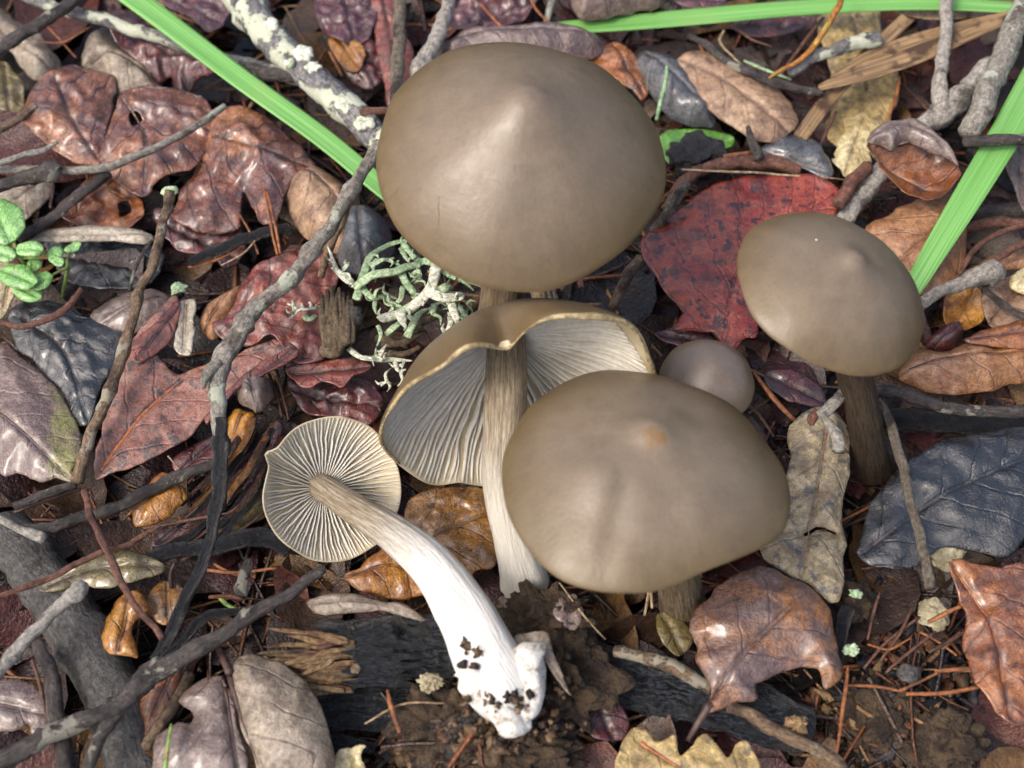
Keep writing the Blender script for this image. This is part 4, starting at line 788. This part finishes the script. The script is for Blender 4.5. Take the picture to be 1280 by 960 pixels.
# ------------------------------------------------------------------ twigs and sticks
t = twig('forked_twig', [(474,178,2.1,9),(440,240,2.1,9.5),(400,300,2.05,10),(362,348,2.0,11),(323,382,1.95,12),(296,420,1.9,14),(274,455,1.85,15),(274,500,1.75,12),(276,545,1.65,10)], 'bark_grey', 'long grey forked twig bent at a knot, crossing the red speckled leaf', 'twig', knots=4)
twig('lower_branch', [(275,525,1.69,10),(276,545,1.65,11),(272,610,1.55,10),(258,690,1.4,9),(228,758,1.25,9),(196,825,1.1,10)], 'bark_wet', parent=t, knots=3)
twig('stub', [(270,456,1.9,11),(258,470,1.95,7),(254,486,1.9,4)], 'bark_grey', parent=t)
twig('side_shoot', [(438,245,2.05,6),(428,275,1.7,6),(412,310,1.3,6),(400,345,.9,5)], 'bark_brown', parent=t)
t = twig('mossy_twig', [(406,712,1.3,7),(370,736,1.3,9),(310,772,1.3,10),(275,796,1.3,11),(222,826,1.25,14),(188,845,1.2,18),(160,872,1.2,14),(125,893,1.15,13),(70,915,1.1,14),(-15,962,1.1,15)], 'bark_dark', 'dark mossy twig with a swollen fork pointing at the uprooted gilled cap', 'twig', knots=3)
twig('side_shoot', [(180,850,1.2,12),(150,890,1.15,10),(125,925,1.1,10),(105,970,1.05,9)], 'bark_dark', parent=t)
twig('side_shoot', [(190,840,1.2,7),(230,800,1.15,7),(262,770,1.1,7),(310,760,1.05,5)], 'bark_wet', parent=t)
twig('reddish_twig', [(104,612,1.3,5),(127,678,1.3,5),(148,723,1.3,5.5),(175,768,1.3,5),(203,802,1.25,5)], 'bark_red', 'thin reddish straight twig joining the swollen fork', 'twig')
t = twig('leaning_twig', [(212,240,1.7,9),(206,270,1.65,7),(189,335,1.5,7),(175,365,1.4,7),(158,427,1.25,7.5),(134,493,1.1,8),(113,554,.95,8),(98,600,.85,10)], 'bark_brown', 'leaning barky twig with a pale green lichen tip above the black wet leaf', 'twig', knots=3)
q = P(212, 239, 1.72); Q = IV * (1 + .4 * fbm(IV * 1.5, 2))[:, None] * .12 * [1.2, 1, .6]; obj('lichen_tip', Q + q, IF, 'lichen_green', t)
twig('bent_twig', [(281,131,1.3,4.5),(255,150,1.35,5),(227,168,1.35,5.5),(172,194,1.3,6),(131,206,1.25,6),(79,211,1.2,6),(-12,211,1.1,6)], 'bark_grey', 'thin smooth bent twig lying across the crumpled red leaves', 'twig')
twig('knotted_twig', [(-12,238,1.1,9),(20,226,1.15,9),(45,220,1.2,12),(62,214,1.3,15),(75,205,1.3,9)], 'bark_dark', 'short knotted pale-barked twig end beside the thin bent twig', 'twig', rough=.3)
twig('pale_twig', [(-12,208,1.35,5),(25,196,1.4,4.5),(52,188,1.4,4),(72,179,1.4,2.5)], 'bark_white', 'flaky pale twig tip above the knotted twig', 'twig', rough=.3)
twig('dark_twig', [(135,216,.95,7),(110,238,.95,8),(86,254,.9,8),(55,276,.85,8),(24,300,.8,9)], 'bark_dark', 'dark damp twig leaning over the orange-centred leaf', 'twig')
twig('thin_brown_twig', [(-12,168,.9,5),(20,150,.9,5),(45,132,.9,4)], 'bark_brown', 'short brown twig beside the rolled orange leaf tip', 'twig')
twig('dark_lichened_twig', [(-12,72,1.35,8),(21,45,1.4,9),(55,27,1.4,9),(92,2,1.4,9),(110,-12,1.4,9)], 'bark_dark', 'dark flaky twig slanting above the pale hooked leaf', 'twig', rough=.3)
twig('crossing_stick', [(20,-12,1.0,8),(60,6,1.0,9),(100,18,1.0,9.5),(138,28,1.0,10),(180,42,1.0,9),(222,56,.95,9),(270,72,.9,9),(330,86,.9,10),(372,98,.9,10)], 'bark_lichen', 'dark stick spotted with lichen passing under the long grass strip', 'twig')
t = twig('lichened_stick', [(285,-20,1.2,22),(318,22,1.2,23),(352,62,1.25,22),(398,105,1.25,22),(440,142,1.2,23),(478,178,1.1,20),(500,200,1.0,18)], 'bark_lichen', 'thick grey stick crusted with white and pale green lichen', 'stick', sides=18, rough=.14, knots=2)
twig('side_stub', [(384,96,1.2,10),(345,94,1.1,10),(312,86,1.0,9)], 'bark_dark', parent=t)
for (a, b, r, z) in ((380, 66, 13, 1.62), (392, 84, 9, 1.62), (340, 30, 10, 1.62), (455, 150, 14, 1.5), (432, 128, 12, 1.55), (362, 78, 6, 1.6)):
    p = P(a, b, z - .06); ang = np.linspace(0, 2 * np.pi, 22, endpoint=False); rr = r / PPC(p) * (1 + .5 * fbm(np.column_stack([np.cos(ang) * 1.4, np.sin(ang) * 1.4, np.full(22, a)]), 3))
    ring = [p + np.column_stack([rr * k_ * np.cos(ang), rr * k_ * np.sin(ang), -.5 * (rr * k_ * .7) ** 2 + hh + .02 * fbm(np.column_stack([np.cos(ang) * 3 * k_, np.sin(ang) * 3 * k_, np.full(22, b)]), 2)]) for k_, hh in ((1, -.03), (.97, .02), (.6, .035), (.25, .03))]
    V = np.vstack(ring + [[p + [0, 0, .03]]]); F = [[i * 22 + j, i * 22 + (j + 1) % 22, i * 22 + 22 + (j + 1) % 22, i * 22 + 22 + j] for i in range(3) for j in range(22)] + [[66 + j, 66 + (j + 1) % 22, 88] for j in range(22)]
    obj('lichen_patch', V, F, 'lichen_pale', t, np.tile([1, 0, 0], (len(V), 1)) * V)
twig('reddish_peg', [(450,140,1.6,5),(468,138,1.62,5.5),(490,138,1.6,4.5)], 'bark_red', 'short reddish peg lying on the lichened stick end', 'twig')
twig('rough_vertical_twig', [(500,-15,1.4,9),(498,40,1.4,9.5),(499,90,1.35,9.5),(494,135,1.2,9),(490,170,1.0,8)], 'bark_rough', 'upright twig with rough cracked bark beside the largest cap', 'twig', rough=.3, freq=5, sides=14)
twig('pale_vertical_twig', [(565,-15,1.3,9),(556,20,1.3,10),(543,52,1.3,11),(532,72,1.25,12),(522,95,1.2,10),(512,118,1.1,9)], 'bark_white', 'pale grey knobbly twig leaning on the rim of the largest cap', 'twig', rough=.28, knots=3, sides=14)
# right side
t = twig('white_forked_stick', [(1240,78,1.1,13),(1215,105,1.1,14),(1180,140,1.0,19),(1150,162,.9,14),(1110,205,.75,14),(1075,245,.65,15),(1050,280,.6,15)], 'bark_white', 'weathered whitish forked stick slanting behind the smaller round cap', 'stick', sides=14)
twig('fork', [(1178,138,1.15,12),(1174,110,1.2,11),(1178,70,1.25,9),(1183,30,1.3,9),(1184,-15,1.3,9)], 'bark_white', parent=t, sides=12)
twig('grey_broken_stick', [(1292,-18,1.9,15),(1266,40,1.85,17),(1245,90,1.8,16),(1228,130,1.75,17),(1212,168,1.65,15)], 'bark_grey', 'grey broken stick with an orange split end over the white fork', 'stick', sides=14, rough=.2)
twig('dark_cross_twig', [(1204,177,1.75,8),(1240,176,1.8,9),(1295,174,1.8,8)], 'bark_dark', 'short dark twig crossing in front of the slanting grass strip', 'twig')
twig('knobbed_twig', [(1150,380,1.15,9),(1175,366,1.2,9),(1200,356,1.25,10),(1222,346,1.3,15),(1240,340,1.3,18),(1252,344,1.25,9)], 'bark_grey', 'grey twig with a club-like knob poking out from the smaller round cap', 'twig', rough=.25, sides=14)
twig('curved_purple_stalk', [(1226,344,1.2,5),(1240,328,1.15,5),(1262,312,1.1,5.5),(1295,298,1.05,6)], 'bark_red', 'curved purplish stalk rising from the knobbed twig', 'stalk')
twig('dark_red_stalk', [(1200,340,.95,3.5),(1220,310,1.0,4),(1250,292,1.0,4),(1295,280,1.0,4)], 'bark_red', 'thin dark red curved stalk above the purplish one', 'stalk')
twig('buried_purple_root', [(1195,285,.5,7),(1225,278,.5,8),(1260,277,.5,8),(1295,282,.5,8)], 'bark_red', 'purplish root arching behind the rosy tan leaf', 'root')
twig('buried_grey_stick', [(1205,266,.2,12),(1245,266,.2,13),(1295,262,.2,13)], 'bark_dark', 'dark grey stick buried beneath the slanting grass strip', 'stick')
twig('slate_slanting_twig', [(1222,356,1.0,4),(1245,375,1.05,5),(1270,392,1.1,5),(1292,402,1.1,5)], 'bark_dark', 'slim slate twig slanting over the pale tan leaf', 'twig')
twig('dark_lower_stick', [(1085,486,.85,7),(1130,494,.85,9),(1160,504,.85,9),(1212,514,.85,9),(1295,514,.85,9)], 'bark_dark', 'dark flaky stick lying under the folded leather brown leaf', 'stick', rough=.25)
twig('green_stained_log', [(1100,520,.25,14),(1160,526,.25,16),(1220,530,.25,16),(1295,532,.25,16)], 'bark_wet', 'black rotten stick with a green stain under the dark flaky stick', 'stick')
twig('thin_barky_twig', [(1098,500,1.3,6),(1117,544,1.3,7),(1130,581,1.3,7),(1136,622,1.3,7),(1150,675,1.25,7.5),(1165,738,1.2,8)], 'bark_rough', 'thin barky twig lying across the blue-black leaf', 'twig', rough=.25)
t = twig('broken_pale_twig', [(1062,470,2.0,7),(1052,492,1.95,8),(1040,510,1.85,9),(1026,520,1.75,8)], 'bark_white', 'broken pale twig with a splintered knuckle in front of the dark stem', 'twig', rough=.3)
twig('stub', [(1028,517,1.8,6),(1040,535,1.9,8),(1046,550,1.95,9),(1047,562,1.95,10)], 'bark_white', parent=t, rough=.25)
twig('stub', [(1022,515,1.75,5),(1016,524,1.75,7),(1014,532,1.7,5)], 'bark_red', parent=t)
twig('rough_spruce_twig', [(862,44,.95,4),(890,65,1.0,6),(912,79,1.0,6.5),(950,98,1.0,7),(990,108,1.0,7),(1028,118,.95,5)], 'bark_dark', 'rough peg-studded dark twig lying over the tan oval leaf', 'twig', rough=.4, freq=6)
twig('lichened_dark_knob_twig', [(988,90,1.0,7),(1010,76,1.05,9),(1040,64,1.1,9),(1068,56,1.1,10),(1098,47,1.1,11)], 'bark_lichen', 'dark twig with silvery lichen flecks and a knobbed end', 'twig', rough=.35)
twig('amber_grass_stalk', [(1056,-12,1.7,4.5),(1045,14,1.65,4.5),(1032,36,1.5,4.5),(1005,70,1.25,4),(962,100,1.05,2.5)], 'amber_stalk', 'orange stalk turning yellow-green crossing the upper grass strip', 'stalk')
strip('split brown straw blade fanning out under the broken stick', [(1024,110,1.0,4),(1070,95,1.05,12),(1130,76,1.1,13),(1190,52,1.15,11),(1265,22,1.2,6)], mat='straw_blade', crease=.5, name='dry_straw', cat='straw')
strip('second dry straw blade lying above the split one', [(1040,98,.9,3),(1090,70,.95,8),(1160,46,1.0,9),(1262,18,1.0,5)], mat='straw_blade', crease=.4, name='dry_straw', cat='straw')
strip('dull straw blade slanting across the mottled yellow leaf', [(1000,172,.7,9),(1035,125,.8,10),(1080,75,.85,10),(1135,22,.9,9)], mat='straw_blade', crease=.3, name='dry_straw', cat='straw')
twig('mossless_root_twig', [(1000,215,.7,8),(960,205,.75,10),(915,204,.75,10),(880,214,.7,9),(850,235,.6,9),(832,262,.5,7)], 'bark_red', 'reddish rough root lying along the top of the glossy red leaf', 'root', rough=.3)
twig('purple_edge_root', [(1045,255,1.0,9),(1062,232,1.0,10),(1085,208,.95,9)], 'bark_red', 'crumbly wine-coloured twig beside the white forked stick', 'twig', rough=.35)
twig('pale_peg', [(858,228,1.2,7),(845,245,1.1,8),(832,268,.9,8),(818,290,.6,8)], 'bark_rough', 'flaky stub of twig peeking between largest cap and red leaf', 'twig', rough=.35)
twig('thin_thorn', [(934,158,1.2,3),(938,175,1.15,6),(948,198,.95,9)], 'bark_dark', 'dark thorn pointing up beside the small blue-grey leaf', 'thorn')
twig('grey_peg', [(695,-10,.6,6),(690,10,.6,5),(684,28,.6,4)], 'bark_grey', 'small grey peg beneath the rolled dead leaf', 'twig')
twig('root_under_cap', [(800,325,.6,9),(780,350,.6,8),(765,385,.5,7)], 'bark_brown', 'wrinkled brown root between the largest cap and the tipped one', 'root')
twig('pale_straw_stub', [(672,355,1.4,12),(676,372,1.3,13),(680,392,1.1,13)], 'straw', 'short pale straw stub beside the stem of the largest cap', 'stalk')
# left lower
twig('fallen_branch', [(5,660,.15,38),(40,705,.15,40),(80,760,.15,42),(118,820,.15,42),(150,890,.15,42),(172,985,.15,42)], 'bark_log', 'thick grey-black fallen branch sloping under the forked twigs', 'branch', sides=22, rough=.1, knots=1)
twig('upright_dark_stick', [(48,800,.8,9),(60,840,.8,11),(72,890,.8,12),(86,980,.8,12)], 'bark_dark', 'dark straight stick lying alongside the fallen branch', 'stick')
twig('bone_pale_stick', [(-12,850,1.5,9),(8,826,1.5,10),(27,805,1.5,10),(55,778,1.5,9),(80,756,1.5,9),(96,742,1.55,13),(106,732,1.5,9)], 'bark_white', 'bleached pale stick with a knobbed end over the fallen branch', 'stick', rough=.25, sides=14)
twig('thin_tan_twig', [(-12,752,1.1,4.5),(30,735,1.1,4.5),(69,716,1.1,4.5),(120,695,1.1,4.5),(165,676,1.05,4),(200,660,1.0,3)], 'bark_red', 'long thin tan-red twig above the olive leaf', 'twig')
twig('grey_stub_stick', [(-12,648,1.0,6),(20,660,1.0,6),(42,670,1.0,8),(54,676,1.0,9)], 'bark_white', 'short pale stick end resting over the fallen branch top', 'stick', rough=.25)
twig('smooth_dark_stick', [(20,662,.85,9),(60,660,.85,9),(100,650,.85,9),(150,632,.85,9),(210,602,.85,9),(245,588,.85,8),(275,574,.8,8)], 'bark_dark', 'smooth dark stick passing behind the long forked twig', 'stick')
twig('short_dark_stick', [(18,632,.7,6),(55,618,.7,7),(95,606,.7,6)], 'bark_dark', 'short dark twig by the tip of the dusky brown leaf', 'twig')
twig('brown_stick_under_orange', [(182,935,.55,9),(200,905,.55,9),(222,872,.55,9),(236,840,.5,8)], 'bark_brown', 'brown stick under the deep orange leaf', 'stick')
twig('red_stem_seedling', [(-12,402,.95,4),(30,408,1.0,4.5),(62,398,1.05,5),(85,380,1.05,5),(102,362,1.0,4)], 'bark_red', 'bristly reddish stem curving over the black wet leaf', 'stem')
twig('wet_black_root', [(175,705,.6,11),(220,690,.6,11),(270,682,.55,12),(330,672,.5,14),(360,690,.4,12)], 'bark_wet', 'wet black root running toward the uprooted cap', 'root', rough=.25)
twig('small_knot_stub', [(304,745,.65,9),(306,725,.7,9),(312,700,.7,7)], 'bark_dark', 'stubby dark twig under the mossy twig', 'twig')
twig('shadow_twig', [(238,330,.75,6),(275,312,.8,8),(320,296,.8,8),(360,286,.75,7)], 'bark_wet', 'dark wet twig beneath the barrel-curled tan leaf', 'twig')
twig('thin_curve_twig', [(162,362,.9,2.5),(172,330,.95,2.5),(190,300,1.0,2.5)], 'bark_dark', 'very thin dark twig beside the leaning barky one', 'twig')

for i in range(13):
    f = i / 12; dx, dy = 34 * f + random.uniform(-4, 4), 46 * f + random.uniform(-4, 4); a0 = random.uniform(0, .35); a1 = random.uniform(.65, 1)
    pl = np.array([(318, 505), (296, 552), (262, 596), (215, 640), (150, 668)], float) + [dx, dy]; q = catmull(pl, 6); q = q[int(a0 * len(q)):max(int(a1 * len(q)), int(a0 * len(q)) + 4)]
    twig('bark_fibre', [(x, y, .52 + .12 * math.sin(k_ * .9 + i), random.uniform(2.5, 6)) for k_, (x, y) in enumerate(q[::3])], random.choice(('bark_wet', 'wet_brown', 'wet_brown', 'wet_amber')), 'glossy wet bark strip beside the uprooted gilled cap', 'bark strip', 'wet bark strips under the dark twig', flat=.4, rough=.3)
# wet black log with a splintered end
t = twig('rotting_log', [(405,818,.25,44),(450,815,.3,46),(520,808,.3,46),(580,812,.28,44),(650,828,.25,42),(740,842,.22,42),(830,862,.2,40),(920,885,.2,40),(1010,915,.1,36)], 'bark_blacklog', 'wet black rotting log with a splintered tan end under the uprooted stem', 'log', sides=40, rough=.2, freq=2.6, seg=14)
for i in range(46):
    y0 = 797 + i * 1.45 + random.uniform(-4, 4); ln = random.uniform(20, 140); zz = 1.0 - .011 * i + random.uniform(-.16, .1); dy = random.uniform(-16, 20)
    twig('splinter', [(446 - random.uniform(0, 18), y0 + 2, zz, random.uniform(2, 5)), (432 - ln * .4, y0 + dy * .3, zz, random.uniform(2.5, 6)), (436 - ln * .8, y0 + dy * .8, zz - .02, random.uniform(1.5, 4)), (436 - ln, y0 + dy, zz - .06, .8)], random.choice(('wood', 'wood', 'wood_rot', 'straw', 'bark_red')), parent=t, sides=6, rough=.35, flat=.5, seg=4, wob=.06)
for i, (a, b, r) in enumerate(((440, 812, 10), (446, 836, 7))):
    p = P(a, b, .92); Q = IV * (1 + .8 * fbm(IV * 2.5 + i * 3, 3))[:, None] * r / PPC(p); obj('rotten_wood_lump', Q + p, IF, 'wood_rot', t, Q)
for i in range(9):
    y0 = 790 + i * 8; twig('bark_flap', [(random.uniform(480, 570), y0 + random.uniform(-4, 4), .88 - .04 * i, 2), (488, y0 + random.uniform(-2, 2), 1.02 - .035 * i, 8), (460, y0, 1.12 - .035 * i, 8), (436 - random.uniform(-14, 16), y0 + random.uniform(-3, 3), 1.16 - .035 * i, 2)], 'bark_blacklog', parent=t, sides=8, rough=.35, flat=.5, seg=5)
for y0, x0, x1, z in ((872, 400, 560, .1), (886, 395, 540, .05), (905, 400, 520, .0), (925, 392, 470, -.05), (858, 400, 570, .2)):
    twig('bark_strip', [(x0, y0, z, 9), ((x0 + x1) / 2, y0 + random.uniform(-2, 6), z, 11), (x1, y0 + random.uniform(0, 14), z - .1, 6)], 'bark_blacklog', parent=t, rough=.3)
twig('lower_brown_root', [(770,812,1.0,8),(815,822,1.0,10),(850,838,1.0,10),(890,862,.95,8)], 'bark_brown', 'brown root lying along the top of the black log', 'root', rough=.3)
twig('pale_fibrous_root', [(910,882,.95,9),(950,900,.95,10),(1000,928,.95,10),(1050,955,.95,9),(1075,980,.95,9)], 'bark_brown', 'grey-brown root trailing from the rounded rust leaf', 'root', rough=.3)
twig('black_stub', [(1058,760,.6,10),(1052,800,.55,9),(1048,830,.5,8)], 'bark_wet', 'black stub beside the rounded rust leaf', 'twig')

# decayed wood chip beside the lichen, bark lump, stones, clods
def lump(label, cat, name, px, py, z, rx, ry, mat, seed_, hz=.7, rough=.5, rot=0, fr=1.2):
    p = P(px, py, z); k_ = PPC(p); Q = IV * (1 + rough * fbm(IV * fr + seed_, 5))[:, None] * np.array([rx / k_, ry / k_, min(rx, ry) / k_ * hz]); Q = Q @ rot3(rot, 0, 0).T
    return obj(name, Q + p, IF, mat, None, Q, label, cat)
bm = bmesh.new(); bmesh.ops.create_icosphere(bm, subdivisions=5, radius=1); IV3 = np.array([v.co[:] for v in bm.verts]); IF3 = np.array([[v.index for v in f.verts] for f in bm.faces]); bm.free()
IVs, IFs = IV, IF; IV, IF = IV3, IF3
lump('shiny black bark lump in front of the small green leaf', 'bark lump', 'bark_lump', 872, 195, .55, 34, 30, 'bark_wet', 3, rough=.5)
lump('cream coloured stone showing under the blue-black leaf', 'stone', 'pale_stone', 1182, 690, .3, 24, 22, 'stone', 8, rough=.3)
lump('small yellowish stone at the foot of the thin barky twig', 'stone', 'pale_stone', 1166, 768, .3, 18, 20, 'stone', 12, rough=.35)
lump('mossy brown clod beside the cracked yellow leaf', 'soil clod', 'soil_clod', 1068, 750, .2, 24, 26, 'clod', 14)
lump('crumbly tan soil clod below the straw needles', 'soil clod', 'soil_clod', 1105, 895, .2, 42, 40, 'clod', 21, hz=.5, rough=.6, fr=2)
lump('dark crumbling soil lump beside the jagged rust leaf', 'soil clod', 'soil_clod', 1180, 930, .25, 46, 36, 'clod', 25, hz=.5, rough=.6, fr=2)
lump('grey pebble among the black needles', 'stone', 'pebble', 1136, 842, .5, 14, 13, 'bark_log', 31, rough=.2)
lump('tiny cream wood chip on the black log', 'wood chip', 'wood_chip', 537, 853, .95, 14, 10, 'stone', 33, rough=.6, fr=2)
lump('pale wood chip on the log beside the fibrous root', 'wood chip', 'wood_chip', 995, 905, .85, 12, 10, 'wood', 37, rough=.6, fr=2)
lump('brown soil lump heaped behind the curved white stem', 'soil clod', 'soil_clod', 682, 775, .75, 48, 40, 'clod', 41, hz=.6, rough=.7, fr=2.2)
lump('dark soil lump under the torn stem base', 'soil clod', 'soil_clod', 690, 850, .7, 60, 60, 'clod', 44, hz=.7, rough=.7, fr=2.2)
lump('reddish soil lump beside the orange needle', 'soil clod', 'soil_clod', 560, 905, .55, 52, 42, 'clod', 47, hz=.6, rough=.7, fr=2.6)
lump('soil lump at the very foot of the uprooted mushroom', 'soil clod', 'soil_clod', 640, 945, .6, 70, 36, 'clod', 50, hz=.6, rough=.7, fr=2.6)
IV, IF = IVs, IFs
chip = thing('decayed_wood_chip', P(420, 410, .4), 'fibrous grey-brown decayed wood chip beside the pale branching lichen', 'wood chip')
for i in range(11):
    x0 = 402 + i * 3.6
    twig('fibre', [(x0 + 2, 358 + abs(i - 3) * 2.5 + random.uniform(-4, 4), 1.15, 3), (x0 + 1, 400, 1.3, 5), (x0 + 4 - i * .3, 440 - abs(i - 4) * 2, 1.2, 5)], 'wood_rot', parent=chip, sides=7, rough=.2, seg=5)
p = P(415, 438, 1.1); obj('cut_end', IV * (1 + .2 * fbm(IV * 2, 2))[:, None] * [.22, .16, .14] + p, IF, 'wood_rot', chip, IV)
p = P(440, 400, 1.1); obj('dark_lichen_crust', IV * (1 + .5 * fbm(IV * 2 + 4, 3))[:, None] * [.2, .3, .22] + p, IF, 'bark_log', chip, IV)

# branching lichen: flat straps
lich = thing('branching_lichen', P(510, 400, .3), 'pale green and white branching antler lichen between the two largest caps', 'lichen')
def strap(pts, mat, parent=lich, flat=.3, sides=8):
    twig('branch', [(a, b, z, r * 1.2) for a, b, z, r in pts], mat, parent=parent, sides=sides, rough=.3, freq=4, flat=flat, seg=7, wob=.03, lumps=.4)
def lz(pl, z, w0, w1):                     # coordinates read from a 4.267x enlargement at (340, 280)
    n = len(pl); return [(340 + a / 4.267, 280 + b / 4.267, z + .12 * math.sin(i * 1.3), (w0 + (w1 - w0) * i / (n - 1))) for i, (a, b) in enumerate(pl)]
G, W_ = 'lichen_green', 'lichen_pale'
for pl, z, a, b, mt in (
    ([(455, 400), (480, 290), (520, 180), (590, 125), (690, 95), (720, 95)], 1.5, 6, 3, G), ([(700, 100), (740, 150), (770, 180), (800, 185)], 1.5, 4, 3, G), ([(690, 130), (715, 180), (740, 215)], 1.5, 3, 2, G),
    ([(440, 340), (540, 270), (660, 250), (760, 220), (810, 195), (860, 215), (930, 270), (1000, 300), (1070, 355)], 1.7, 6, 2.5, G), ([(1000, 300), (1060, 310), (1110, 330), (1135, 360)], 1.5, 3, 2, G),
    ([(530, 230), (590, 190), (650, 180)], 1.65, 3, 1.5, G), ([(520, 220), (600, 195), (680, 220)], 1.6, 3, 2, G),
    ([(690, 250), (720, 300), (760, 360), (770, 400)], 1.6, 5, 3, G), ([(700, 330), (690, 390), (660, 430), (620, 470)], 1.5, 4, 2, G),
    ([(480, 330), (520, 380), (560, 390), (620, 380), (668, 395)], 1.6, 4, 2, G), ([(550, 385), (545, 440), (550, 480)], 1.5, 3, 2, G), ([(610, 385), (640, 430), (640, 480)], 1.5, 3, 1.5, G),
    ([(880, 230), (860, 300), (840, 360), (770, 420), (690, 470), (600, 500), (560, 500)], 1.9, 7, 5, W_), ([(840, 360), (900, 390), (960, 390), (1020, 370)], 1.9, 8, 4, W_), ([(940, 390), (965, 450), (985, 510), (1000, 550)], 1.85, 7, 2.5, W_), ([(960, 400), (1010, 400), (1025, 380)], 1.85, 4, 2, W_),
    ([(690, 470), (700, 520), (715, 560)], 1.8, 7, 3, W_), ([(330, 230), (370, 265), (420, 300), (460, 330)], 1.7, 4, 5, W_), ([(345, 250), (325, 190), (300, 115)], 1.7, 3, 1, W_), ([(375, 250), (395, 225), (410, 200)], 1.7, 4, 2, W_),
    ([(410, 665), (470, 705), (560, 720), (650, 725), (750, 725)], 1.3, 4, 3, W_), ([(570, 715), (590, 680), (610, 650)], 1.3, 3, 2, W_), ([(650, 725), (665, 770), (690, 800)], 1.2, 3, 1.5, W_), ([(700, 730), (690, 770)], 1.2, 2.5, 1.5, W_),
    ([(560, 540), (580, 590), (560, 650)], 1.4, 3, 1.5, G), ([(720, 600), (760, 520), (800, 470), (860, 440)], 1.4, 5, 3, G), ([(610, 590), (680, 530), (740, 490)], 1.3, 4, 3, G), ([(880, 360), (930, 330), (960, 340)], 1.5, 8, 5, G),
    ([(1000, 440), (1030, 480), (1055, 520), (1070, 470), (1040, 430)], 1.4, 3, 2, G), ([(870, 430), (860, 470), (870, 490)], 1.5, 4, 2, G), ([(960, 480), (955, 540), (930, 580), (890, 610)], 1.5, 4, 2, W_), ([(740, 280), (780, 250), (790, 290), (760, 320)], 1.6, 3, 2, G),
    ([(585, 850), (610, 840), (640, 845)], 1.0, 3, 2, W_)):
    pts = lz(pl, z - .3, a, b); pts[-1] = pts[-1][:3] + (.8,); strap(pts, mt)
    for q in range(len(pts) - 1):
        for _ in range(random.choice((0, 1, 1, 2))):
            f = random.random(); x0, y0 = [pts[q][i] * (1 - f) + pts[q + 1][i] * f for i in (0, 1)]; an = random.uniform(0, 6.28); ln = random.uniform(6, 17); z1 = pts[q][2]
            strap([(x0, y0, z1, 2.4), (x0 + ln * .55 * math.cos(an), y0 + ln * .55 * math.sin(an), z1 + random.uniform(-.05, .1), 1.8), (x0 + ln * math.cos(an + .5), y0 + ln * math.sin(an + .5), z1 + random.uniform(-.05, .12), .6)], mt, sides=6)
for pl in ([(600, 630), (680, 640), (760, 600), (820, 570)], [(560, 610), (640, 620), (720, 650)], [(790, 520), (870, 500), (960, 470)], [(620, 690), (700, 690), (790, 650)], [(600, 600), (700, 600), (800, 545)]):
    strap(lz(pl, .7, 6, 3), 'wood_rot', flat=.6)
tuft = thing('lichen_tuft', P(378, 392, .7), 'tiny white antler-like lichen tuft on the brick red leaf', 'lichen')
for pl in ([(245, 450), (190, 460), (140, 465), (100, 510)], [(150, 465), (115, 440), (80, 425)], [(130, 460), (120, 430), (115, 410)], [(165, 460), (160, 440), (150, 420)], [(210, 455), (205, 430), (195, 420)], [(110, 470), (85, 470), (78, 455)], [(120, 490), (95, 505)], [(225, 455), (230, 435), (240, 430)]):
    strap(lz(pl, 1.0, 2.6, 1.2), W_, tuft, .5, 6)
strap(lz([(175, 490), (205, 515), (240, 490)], .9, 4, 3), G, tuft)
for (a, b, r, lab) in ((222, 360, 9, 'tiny pale green lichen flake beside the smooth grey-brown leaf'), (1064, 812, 9, 'tiny pale green lichen flake beside the rounded rust leaf'), (1070, 742, 7, 'tiny green-white lichen speck by the mossy clod')):
    IV, IF = IV3, IF3; lump(lab, 'lichen', 'lichen_flake', a, b, .75, r, r * .8, 'lichen_green', a, hz=.3, rough=.7, fr=1.6); IV, IF = IVs, IFs
